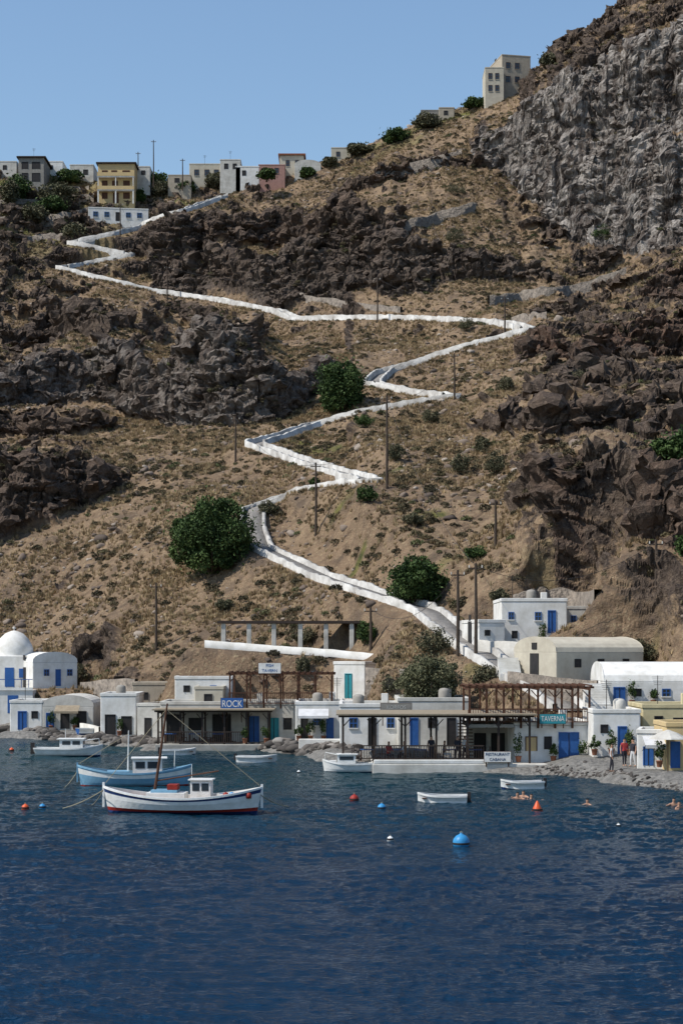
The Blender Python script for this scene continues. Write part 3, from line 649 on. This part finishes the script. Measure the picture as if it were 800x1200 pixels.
q.obj('columns',e,bevel=.03); q=MB(); q.box((255-335)*sx,(424-335)*sx,-.35,3,1.855,2.08,DWOOD)
q.obj('roof_beam',e)
a=np.array([tuple(P(px,py,Y)) for px,py,Y in [(240,755,165),(280,758,165),(330,762,164.5),(400,767,163.5),(450,772,162.5),(492,777,161)]]); aa=[]
for k in range(len(a)-1):
    for t in range(6): aa.append(a[k]+(a[k+1]-a[k])*t/6)
ribbon_wall('white_terrace_wall',np.array(aa+[a[-1]]),0,.4,.36,.3,WHITE,None,.02)
# ---------------------------------------------------------------- signs
def sign(name,x0,x1,top,bot,Y,board,text,tcol,posts=0.,sz=.8):
    s=Y/F; W_=(x1-x0)*s; H_=(bot-top)*s; o=P((x0+x1)/2,bot,Y); e=empty(name,tuple(o)); q=MB()
    q.box(-W_/2,W_/2,-.04,.0,0,H_,board); q.box(-W_/2-.03,W_/2+.03,.002,.04,-.03,H_+.03,WOOD)
    q.box(-W_/2+.1,-W_/2+.17,.042,.1,-posts,H_,WOOD); q.box(W_/2-.17,W_/2-.1,.042,.1,-posts,H_,WOOD); q.obj('board',e)
    lines=text.split('|')
    for i,l in enumerate(lines):
        cu=bpy.data.curves.new('lettering','FONT'); cu.body=l; cu.size=H_*sz/len(lines); cu.align_x='CENTER'; cu.align_y='CENTER'; cu.extrude=.004
        t=bpy.data.objects.new('lettering',cu); link(t,e); t.rotation_euler=(math.pi/2,0,0); t.location=(0,-.05,H_*(1-(i+.5)/len(lines))); cu.materials.append(tcol)
        bpy.context.view_layer.update()
        if t.dimensions.x>W_*.9: t.scale=(W_*.9/t.dimensions.x,1,1)
sign('blue_taverna_sign',259,285,818,832,149.6,BLUE,'ROCK',WHITE,1.)
sign('white_taverna_sign',303,329,777,789,149.8,WHITE,'FISH|TAVERN',BLUE,1.2)
sign('restaurant_sign',567,598,881,893,121.3,WHITE,'RESTAURANT|CABANA',NAVY,.3)
sign('turquoise_sign',632,662,837,848,122.7,TURQ,'TAVERNA',WHITE,.3)
sign('grey_sign',446,482,824,834,133,GREY,'KORFOS',WHITE2,1.,.6)
# ---------------------------------------------------------------- poles and wires
tops=[]
for px,t,bt in [(183,683,762),(370,542,627),(453,463,572),(276,488,541),(532,414,468),(591,348,392),(442,325,378),(434,711,762),(536,668,768),(557,660,776),(580,586,640),(768,632,700),(196,312,350),(141,238,280),(162,178,222),(180,164,214),(214,186,218)]:
    p=spot(px,bt); 
    if bt>760: p=P(px,bt,max(p.y,146))
    s=p.y/F; h=(bt-t)*s; e=empty('utility_pole',tuple(p)); q=MB(); q.tube([(0,0,-1),(0.03,0,h*.5),(.0,0,h)],[.16,.13,.10],POLE)
    q.box(-.55,.55,-.05,.05,h-.45,h-.35,POLE)
    for xx in(-.5,0,.5): q.tube([(xx,0,h-.35),(xx,0,h-.15)],.05,WHITE2,6)
    q.obj('pole',e); tops.append(p+Vector((0,0,h-.2)))
def wire(name,a,b_,sag,r,mat):
    cu=bpy.data.curves.new(name,'CURVE'); cu.dimensions='3D'; sp=cu.splines.new('POLY'); n=16; sp.points.add(n)
    for i in range(n+1):
        t=i/n; p=a.lerp(b_,t)-Vector((0,0,sag*4*t*(1-t))); sp.points[i].co=(*p,1)
    cu.bevel_depth=r; cu.materials.append(mat); return link(bpy.data.objects.new(name,cu))
for i,j in [(9,2),(2,4),(4,5),(5,6),(6,12),(12,13),(1,2),(8,7),(9,11),(1,3)]: wire('overhead_wire',tops[i],tops[j],2.,.018,DARK)
# ---------------------------------------------------------------- boats
def hull(q,L,B,f,rise,double,rows,deck,keel=.35,bow_exp=2.2,rim=None):
    NS=24; ns=[]; 
    for i in range(NS+1):
        s=-1+2*i/NS
        if double: b_=max(1-abs(s)**bow_exp,0.)**.75
        else: b_=(1-max(s,0)**bow_exp)**.75 if s>0 else 1-.18*s*s
        zt=f+rise*(s*s if (double or s>0) else .15*s*s); ns.append((s,b_,zt))
    levels=[(-keel,.12)]+[(a,w) for a,w,_ in rows]
    vs=[];NL=len(levels)
    for s,b_,zt in ns:
        for k,(a,w) in enumerate(levels):
            z=-keel if k==0 else a*zt
            xx=s*L/2*(.93+.07*max(z,0)/zt)
            for sg in(-1,1): vs.append((xx,sg*B/2*b_*w,z))
    st=2*NL
    for k in range(NL-1):
        mat=rows[k][2]; fs=[]
        for i in range(NS):
            a=i*st+k*2
            fs.append((a,a+st,a+st+2,a+2)); fs.append((a+1,a+3,a+st+3,a+st+1))
        q.add(vs,fs,mat)
    if not double:
        q.add(vs,[tuple([k*2 for k in range(NL)]+[k*2+1 for k in range(NL)][::-1])],rows[-1][2])
    rv=[];fs=[]
    for s,b_,zt in ns:
        w0=B/2*b_*rows[-1][1]; w1=max(w0-.1,0.0); dz=zt-.22 if deck else zt-.4
        for sg in(-1,1): rv+= [(s*L/2,sg*(w0+.03),zt+.05),(s*L/2*.985,sg*w1,zt+.05),(s*L/2*.985,sg*w1,dz),(s*L/2,sg*(w0+.03),zt-.05)]
    for i in range(NS):
        a=i*8
        for o in(0,4): fs+=[(a+o,a+8+o,a+9+o,a+1+o),(a+1+o,a+9+o,a+10+o,a+2+o),(a+3+o,a+11+o,a+8+o,a+o)]
    q.add(rv,fs,rim or PWHITE)
    q.add(rv,[(i*8+2,i*8+10,i*8+14,i*8+6) for i in range(NS)],deck or PWHITE)
DECK=pm('boat_deck',(.45,.28,.16),(.35,.2,.12),3,.6)
def boat_at(name,px,wl,yaw=0,roll=0):
    Y=HC*F/(wl-HY); return empty(name,((px-400)/F*Y,Y,0),yaw),Y/F
e,s=boat_at('wooden_fishing_boat',214,951,math.radians(-4)); q=MB()
hull(q,7.9,2.5,.70,.50,True,[(.05,.72,NAVY),(.2,.84,RED),(.58,.97,PWHITE),(.80,1.,PWHITE),(.9,1.01,NAVY),(1.,1.02,NAVY)],DECK,rim=PWHITE)
q.box(-3.97,-3.86,-.045,.045,.2,1.42,PWHITE); q.box(3.86,3.97,-.045,.045,.2,1.36,PWHITE)
q.obj('hull',e); q=MB()
q.box(.45,1.45,-.45,.45,.55,1.55,PWHITE); q.box(.35,1.55,-.55,.55,1.555,1.62,PWHITE)
q.box(.55,.9,-.47,-.44,1.05,1.42,GLASS); q.box(1.0,1.35,-.47,-.44,1.05,1.42,GLASS); q.box(.43,.46,-.35,.35,1.05,1.42,GLASS)
q.box(-1.7,.2,-.62,.62,.55,.95,PWHITE); q.box(-1.5,-.2,-.5,.5,.955,1.08,LBLUE); q.box(-.7,-.2,-.4,.4,1.09,1.35,RED)
q.box(1.8,2.6,-.4,.4,.6,.9,PWHITE); q.tube([(.4,.4,1.6),(.4,.4,2.3)],.02,PWHITE,5); q.obj('cabin',e,bevel=.03)
q=MB(); q.tube([(-1.45,0,.5),(-1.1,0,2.8),(-.75,0,5.3)],[.085,.07,.045],WOOD); q.tube([(-1.3,0,1.5),(1.8,0,2.0)],.035,WOOD,6); q.tube([(-.8,0,5.0),(-3.8,0,1.4)],.014,ROPE,4); q.tube([(-.8,0,5.0),(3.8,0,1.3)],.014,ROPE,4); q.obj('mast_and_rigging',e)
q=MB()
for k in range(5): q.lathe([(.0,.0),(.12,.0),(.15,.12),(.12,.26),(.02,.3)],[RED,BBLUE,ORNG,PWHITE,RED][k],10,(2.2+k*.28,-.5+.1*(k%2),.7))
q.obj('floats',e,True)
e,s=boat_at('blue_fishing_boat',158,920,math.radians(6)); q=MB()
hull(q,6.7,2.3,.72,.45,True,[(.04,.75,RED),(.2,.85,LBLUE),(.6,.97,LBLUE),(.88,1.,PWHITE),(1.,1.02,LBLUE)],DECK,rim=LBLUE)
q.box(-3.37,-3.28,-.04,.04,.2,1.34,LBLUE); q.obj('hull',e); q=MB()
q.box(-.1,1.6,-.6,.6,.55,1.55,PWHITE); q.box(-.2,1.9,-.72,.72,1.555,1.63,PWHITE); q.box(0.05,.6,-.62,-.59,1.0,1.4,GLASS); q.box(.75,1.4,-.62,-.59,1.0,1.4,GLASS)
q.box(-1.6,-.3,-.55,.55,.55,.85,LBLUE); q.box(1.9,2.6,-.4,.4,.55,.9,BBLUE)
q.obj('cabin',e,bevel=.03); q=MB(); q.tube([(-.4,0,.5),(-.35,0,3.2)],[.05,.03],PWHITE); q.tube([(2.3,0,.6),(2.35,0,2.0)],.03,PWHITE,6); q.tube([(-.35,0,3.),(-3.2,0,1.3)],.012,ROPE,4); q.obj('mast',e)
def motorboat(px,wl,L,B,flip,mh,name='motorboat'):
    e,s=boat_at(name,px,wl,math.pi if flip else 0); q=MB(); f=.5
    hull(q,L,B,f,.28,False,[(.05,.8,NAVY),(.3,.9,PWHITE),(.85,1.,PWHITE),(1.,1.02,PWHITE)],PWHITE)
    q.obj('hull',e); q=MB(); q.box(-L*.12,L*.22,-B*.33,B*.33,f-.2,f+mh,PWHITE); q.box(-L*.16,L*.24,-B*.38,B*.38,f+mh+.003,f+mh+.07,PWHITE)
    q.box(-L*.08,L*.04,-B*.33-.015,-B*.33,f+mh*.45,f+mh*.85,GLASS); q.box(L*.07,L*.18,-B*.33-.015,-B*.33,f+mh*.45,f+mh*.85,GLASS)
    q.box(-L*.08,L*.18,B*.33,B*.33+.015,f+mh*.45,f+mh*.85,GLASS); q.box(L*.22,L*.22+.015,-B*.28,B*.28,f+mh*.45,f+mh*.85,GLASS)
    q.box(L*.24,L*.36,-B*.22,B*.22,f-.1,f+.22,PWHITE); q.obj('cabin',e,bevel=.03)
    q=MB(); q.tube([(L*.46,-.1,f+.2),(L*.44,-.1,f+.75),(L*.2,-B*.4,f+.6)],.018,PWHITE,5); q.tube([(L*.46,.1,f+.2),(L*.44,.1,f+.75),(L*.2,B*.4,f+.6)],.018,PWHITE,5)
    q.tube([(-L*.05,0,f+mh),(-L*.05,0,f+mh+.8)],.02,PWHITE,5); q.box(-L*.5-.3,-L*.5-.02,-.15,.15,.1,f+.45,DARK); q.obj('fittings',e)
motorboat(81,885,5.1,1.9,False,.7); motorboat(409,904,3.5,1.6,True,.6)
def dinghy(px,wl,L,yaw,stripe,name='rowing_boat'):
    e,s=boat_at(name,px,wl,yaw); q=MB(); hull(q,L,1.15,.33,.14,False,[(.1,.8,stripe),(.85,.98,PWHITE),(1.,1.02,stripe)],None)
    for xx in(-.25,.12,.35): q.box(L*xx-.12,L*xx+.12,-.5,.5,.2,.25,WOOD)
    q.box(-L*.5-.18,-L*.5,-.1,.1,.05,.55,DARK); q.obj('hull',e)
dinghy(518,940,2.6,math.pi-.1,PWHITE); dinghy(611,923,2.5,.1+math.pi,NAVY); dinghy(301,892,2.9,-.1,PWHITE); dinghy(209,884,2.7,.2,NAVY)
def buoy(px,py,dpx,mat,shape='ball'):
    Y=HC*F/(py-HY); r=dpx/2*Y/F; e=empty('mooring_buoy',((px-400)/F*Y,Y,0)); q=MB()
    if shape=='cone': q.lathe([(r*.3,-r*.6),(r*.9,-r*.3),(r,.0),(r*.75,r*.5),(r*.4,r*1.3),(r*.15,r*1.7),(.02,r*1.8)],mat,16)
    else: q.lathe([(.05,-r*.6),(r*.7,-r*.5),(r*.98,-.0),(r,r*.3),(r*.9,r*.7),(r*.62,r*1.05),(r*.28,r*1.22),(r*.16,r*1.3),(r*.16,r*1.4),(.02,r*1.42)],mat,18)
    q.obj('float',e,True); q=MB(); q.tube([(-r*.15,0,r*1.4),(0,0,r*1.6),(r*.15,0,r*1.4)],.02,ROPE,5); q.lathe([(r*1.005,.02),(r*1.03,.06),(r*1.02,.1)],DARK,16); q.obj('shackle',e)
for a in [(30,948,9,ORNG),(50,947,8,BBLUE),(415,938,11,RED),(447,948,10,BBLUE),(457,985,8,PWHITE),(540,990,20,BBLUE),(629,950,13,ORNG,'cone'),(724,969,6,PWHITE),(14,880,6,ORNG),(350,906,5,PWHITE)]: buoy(*a)
wire('mooring_rope',P(121,926,91.5),Vector((P(74,948,94).x,94,0)),.1,.022,ROPE); wire('mooring_rope',P(121,926,91.5),Vector((P(92,950,91).x,96,0)),.1,.02,ROPE)
wire('mooring_rope',P(306,932,91.5),Vector((P(338,946,94).x,95,0)),.1,.022,ROPE); wire('mooring_rope',P(93,900,110),Vector((P(76,922,108).x,108,0)),.1,.02,ROPE)
# ---------------------------------------------------------------- people
def figure(name,loc,yaw,pose,shirt,trous,zcut=None):
    if pose=='sit': J={'pel':(0,0,.5),'sp':(0,0,.72),'ch':(0,-.02,.98),'nk':(0,-.02,1.12),'hd':(0,-.04,1.22),'ht':(0,-.03,1.36)}
    else: J={'pel':(0,0,.92),'sp':(0,0,1.12),'ch':(0,-.01,1.38),'nk':(0,0,1.50),'hd':(0,-.02,1.60),'ht':(0,-.01,1.74)}
    c=J['ch']; p=J['pel']; vs=[];es=[];rd=[]; id_={}
    def a(n,co,r,fr=None):
        id_[n]=len(vs); vs.append(co); rd.append(r)
        if fr: es.append((id_[fr],id_[n]))
    a('pel',p,.14); a('sp',J['sp'],.125,'pel'); a('ch',c,.15,'sp'); a('nk',J['nk'],.055,'ch'); a('hd',J['hd'],.10,'nk'); a('ht',J['ht'],.07,'hd')
    for sg,n in((-1,'l'),(1,'r')):
        a('sh'+n,(sg*.19,0,c[2]+.03),.06,'ch')
        if pose=='sit': a('el'+n,(sg*.24,-.1,c[2]-.24),.045,'sh'+n); a('wr'+n,(sg*.15,-.32,c[2]-.3),.033,'el'+n); a('ha'+n,(sg*.12,-.41,c[2]-.3),.035,'wr'+n)
        elif pose=='swim': a('el'+n,(sg*.4,-.15,c[2]-.05),.045,'sh'+n); a('wr'+n,(sg*.5,-.4,c[2]),.033,'el'+n); a('ha'+n,(sg*.5,-.5,c[2]),.03,'wr'+n)
        else: a('el'+n,(sg*.25,.03,c[2]-.26),.045,'sh'+n); a('wr'+n,(sg*.27,-.06,c[2]-.5),.033,'el'+n); a('ha'+n,(sg*.27,-.09,c[2]-.6),.036,'wr'+n)
        a('hip'+n,(sg*.1,0,p[2]-.06),.09,'pel')
        if pose=='sit': a('kn'+n,(sg*.12,-.42,.48),.065,'hip'+n); a('an'+n,(sg*.12,-.42,.09),.04,'kn'+n); a('to'+n,(sg*.13,-.56,.04),.035,'an'+n)
        else: a('kn'+n,(sg*.11,-.02+sg*.06,.5),.065,'hip'+n); a('an'+n,(sg*.12,.02+sg*.09,.09),.04,'kn'+n); a('to'+n,(sg*.13,-.12+sg*.09,.04),.035,'an'+n)
    me=bpy.data.meshes.new(name); me.from_pydata(vs,es,[]); o=bpy.data.objects.new(name,me); link(o)
    o.modifiers.new('skin','SKIN')
    for i,r in enumerate(rd): me.skin_vertices[0].data[i].radius=(r,r)
    me.skin_vertices[0].data[0].use_root=True
    sb=o.modifiers.new('sub','SUBSURF'); sb.levels=2; sb.render_levels=2
    bpy.context.view_layer.update(); dg=bpy.context.evaluated_depsgraph_get(); m2=bpy.data.meshes.new_from_object(o.evaluated_get(dg))
    o.modifiers.clear(); o.data=m2; m2.materials.clear()
    for m_ in (SKIN,shirt,trous,HAIR): m2.materials.append(m_)
    for f in m2.polygons:
        z=f.center.z; x_=abs(f.center.x); y_=f.center.y
        hz=J['hd'][2]; k=0
        if z>hz+.06 or (z>hz-.05 and y_>.03): k=3
        elif z>J['nk'][2]-.04: k=0
        elif z>p[2]+.05: k=1 if x_<.25 and not (pose=='sit' and y_<-.2) else 0
        elif x_>.215 : k=0
        elif z>.12: k=2
        f.material_index=k; f.use_smooth=True
    o.location=loc; o.rotation_euler=(0,0,yaw); return o
qz=.524
for px,Y,pose,yaw,sh,tr in [(505,123.4,'stand',.4,CL1,CL1),(536,123.2,'stand',-.5,CL1,CL1),(544,124,'stand',2.,CL2,CL1),(455,124,'sit',.6,CL3,CL1),(474,124.4,'sit',-1.2,CL2,CL1),(520,125,'sit',1.5,CL1,CL2)]:
    figure('person',(P(px,0,Y).x,Y,qz),yaw,pose,sh,tr)
for px,Y,yaw,sh,tr in [(731,116.5,.3,CL3,CL1),(741,116.2,-1,CL1,CL2),(716,114,1.4,CL2,CL1)]:
    x_=P(px,0,Y).x; figure('person',(x_,Y,float(samp(HF,x_,Y))),yaw,'stand',sh,tr)
for px,py in [(606,935),(613,933),(622,937),(688,943),(795,946),(789,942)]:
    Y=HC*F/(py-HY); figure('swimmer',(P(px,0,Y).x,Y,-1.42),random.uniform(-1,2),'swim',SKIN,CL1)
def dining(px,Y,z):
    e=empty('dining_table_set',(P(px,0,Y).x,Y,z)); q=MB(); q.box(-.45,.45,-.4,.4,.72,.76,BLUE)
    for a in(-.4,.4):
        for b_ in(-.35,.35): q.box(a-.03,a+.03,b_-.03,b_+.03,0,.72,WOOD)
    q.obj('table',e); q=MB()
    for sg in(-1,1):
        x0=sg*.8; q.box(x0-.22,x0+.22,-.22,.22,.43,.47,WOOD); q.box(x0+sg*.2-.02,x0+sg*.2+.02,-.22,.22,.47,.95,WOOD)
        for a in(-.19,.19):
            for b_ in(-.19,.19): q.box(x0+a-.02,x0+a+.02,b_-.02,b_+.02,0,.43,WOOD)
    q.obj('chairs',e)
for px in (430,462,492,526,556): dining(px,125.2,qz)
for px in (200,228,256): dining(px,148.8,P(0,872,147.5).z+.01)
xx=P(782,0,112).x; zz=float(samp(HF,xx,112)); e=empty('parasol',(xx,112,zz)); q=MB(); q.tube([(0,0,0),(0,0,2.4)],.03,WOOD); q.lathe([(1.15,1.95),(1.1,2.02),(.6,2.3),(.05,2.5)],WHITE2,8); q.obj('canopy_and_pole',e)
e=empty('wooden_stair',tuple(P(548,890,124))); q=MB()
for k in range(12): q.box(-.5,.5,.6+k*.25,.6+k*.25+.27,.2*k,.2*k+.06,WOOD)
q.obj('steps',e)
# ---------------------------------------------------------------- harbour clutter
CLAY=pm('terracotta_pot',(.28,.12,.07))
def potted(px,py,Y,h=.9,sd=0):
    e=empty('potted_plant',tuple(P(px,py,Y))); q=MB(); q.lathe([(.14,0),(.2,.35),(.22,.36),(.22,.4),(.02,.4)],CLAY,10); q.obj('pot',e,True)
    crown((0,0,0),.35,.35,h*.5,.4+h*.4,500,.07,10,LEAF,'leaves',e,.4,.4,sd)
for i,(px,py,Y) in enumerate([(350,868,146.6),(364,868,146.6),(379,868,146.6),(696,885,120.6),(716,885,120.6),(737,885,120.6),(287,871,147.3),(312,871,147.3),(607,893,122.9),(648,893,122.9),(682,893,122.9),(60,855,169.7),(88,855,169.7),(140,862,159.6),(636,757,151.7),(672,748,156.6),(772,899,113.),(740,827,130.7),(765,827,130.7)]): potted(px,py,Y,.9+.4*(i%3),i)
def tank(px,py,Y):
    e=empty('roof_water_tank',tuple(P(px,py,Y))); q=MB(); q.lathe([(.4,0),(.42,.1),(.42,.8),(.3,.95),(.05,1.)],[GREY,WHITE2][px%2],14); q.tube([(.4,0,.1),(.7,0,.1),(.7,0,-1)],.02,DARK,5); q.obj('tank',e,True)
for a in [(372,826,150),(520,822,138),(420,829,140),(725,836,123.5),(142,816,162),(622,705,155),(255,796,163)]: tank(*a)
def ante(px,py,Y,h=2.2):
    e=empty('tv_antenna',tuple(P(px,py,Y))); q=MB(); q.tube([(0,0,0),(0,0,h)],.025,DARK,5)
    for k in range(5): q.tube([(-.4+.04*k,0,h-.1-.13*k),(.4-.04*k,0,h-.1-.13*k)],.012,DARK,4)
    q.obj('mast_and_elements',e)
for a in [(30,824,172),(215,796,163),(395,826,150),(455,829,140),(540,822,138),(600,705,155),(770,830,126),(710,836,123),(240,193,428),(270,188,428),(40,185,425)]: ante(*a)
def lowwall(name,pts,up,mat):
    a=[P(*p) for p in pts]; aa=[]
    for k in range(len(a)-1):
        for t in range(5): aa.append(tuple(a[k]+(a[k+1]-a[k])*t/5))
    aa.append(tuple(a[-1])); ribbon_wall(name,np.array(aa),0,.35,up,1.5,mat,None,.03)
lowwall('white_garden_wall',[(432,822,157),(462,824,150),(470,832,142)],.8,WHITE)
lowwall('stone_retaining_wall',[(596,806,139),(640,812,136),(700,818,134)],1.2,STONE)
lowwall('white_garden_wall',[(556,760,149),(590,762,148),(640,763,147)],.7,WHITE2)
lowwall('white_garden_wall',[(692,762,150),(720,764,149),(770,768,148)],.8,WHITE2)
lowwall('stone_retaining_wall',[(96,812,182),(130,808,178),(160,808,174)],1.,STONE)
lowwall('white_garden_wall',[(96,860,165),(118,864,161)],.9,WHITE2)
lowwall('stone_retaining_wall',[(430,800,152),(470,802,148),(500,806,146)],1.2,STONE)
def steps(px,py,Y,n,w=1.6):
    e=empty('whitewashed_steps',tuple(P(px,py,Y))); q=MB()
    for k in range(n): q.box(-w/2,w/2,k*.3,k*.3+.3,-.8,.17*(k+1),WHITE)
    q.obj('treads',e)
steps(702,828,128.5,9); steps(202,834,152.5,4); steps(598,792,141,8)
def cloth_awning(px0,px1,py,Y,mat,d_=1.6):
    s=Y/F; w_=(px1-px0)*s; e=empty('fabric_awning',tuple(P((px0+px1)/2,py,Y))); q=MB()
    q.add([(-w_/2,0,.5),(w_/2,0,.5),(w_/2,-d_,0),(-w_/2,-d_,0),(-w_/2,-d_,-.2),(w_/2,-d_,-.2)],[(0,1,2,3),(3,2,5,4)],mat)
    q.tube([(-w_/2,-d_,-.02),(-w_/2,0,-.4)],.02,DARK,5); q.tube([(w_/2,-d_,-.02),(w_/2,0,-.4)],.02,DARK,5); q.obj('canvas',e)
cloth_awning(350,385,838,146.8,CL2); cloth_awning(752,776,872,114.2,CL2,1.2); cloth_awning(66,94,833,169.8,REED,1.2)
e=empty('beached_rowing_boat',(P(112,0,163).x,162.5,float(samp(HF,P(112,0,163).x,162.5))+.35),.5); q=MB(); hull(q,3.2,1.2,.35,.15,False,[(.1,.8,BLUE),(.85,.98,PWHITE),(1.,1.02,BLUE)],None)
for xx in(-.8,.4,1.1): q.box(xx-.12,xx+.12,-.5,.5,.2,.25,WOOD)
q.obj('hull',e)
# ---------------------------------------------------------------- light, sky, camera
S=Vector((-.60,-.22,.77)).normalized()
L=bpy.data.lights.new('sun','SUN'); L.energy=5.; L.angle=math.radians(.5); L.color=(1,.95,.87); lo=link(bpy.data.objects.new('sun',L)); lo.rotation_euler=S.to_track_quat('Z','Y').to_euler()
w=bpy.data.worlds.new('World'); bpy.context.scene.world=w; w.use_nodes=True; nt=w.node_tree; bg=nt.nodes['Background']
sk=nt.nodes.new('ShaderNodeTexSky'); sk.sky_type='NISHITA'; sk.sun_disc=False; sk.sun_elevation=math.asin(S.z); sk.sun_rotation=math.atan2(S.x,S.y); sk.air_density=1.3; sk.dust_density=.6; sk.ozone_density=4.5
nt.links.new(sk.outputs[0],bg.inputs[0]); bg.inputs[1].default_value=.145
cd=bpy.data.cameras.new('camera'); cam=link(bpy.data.objects.new('camera',cd)); cam.location=(0,0,HC); cam.rotation_euler=(math.pi/2,0,0)
cd.sensor_fit='VERTICAL'; cd.sensor_height=36; cd.sensor_width=24; cd.lens=F/1200*36; cd.shift_y=(HY-600)/1200; cd.clip_start=.5; cd.clip_end=6000
sc=bpy.context.scene; sc.camera=cam; sc.view_settings.view_transform='Standard'; sc.view_settings.look='None'; sc.view_settings.exposure=0
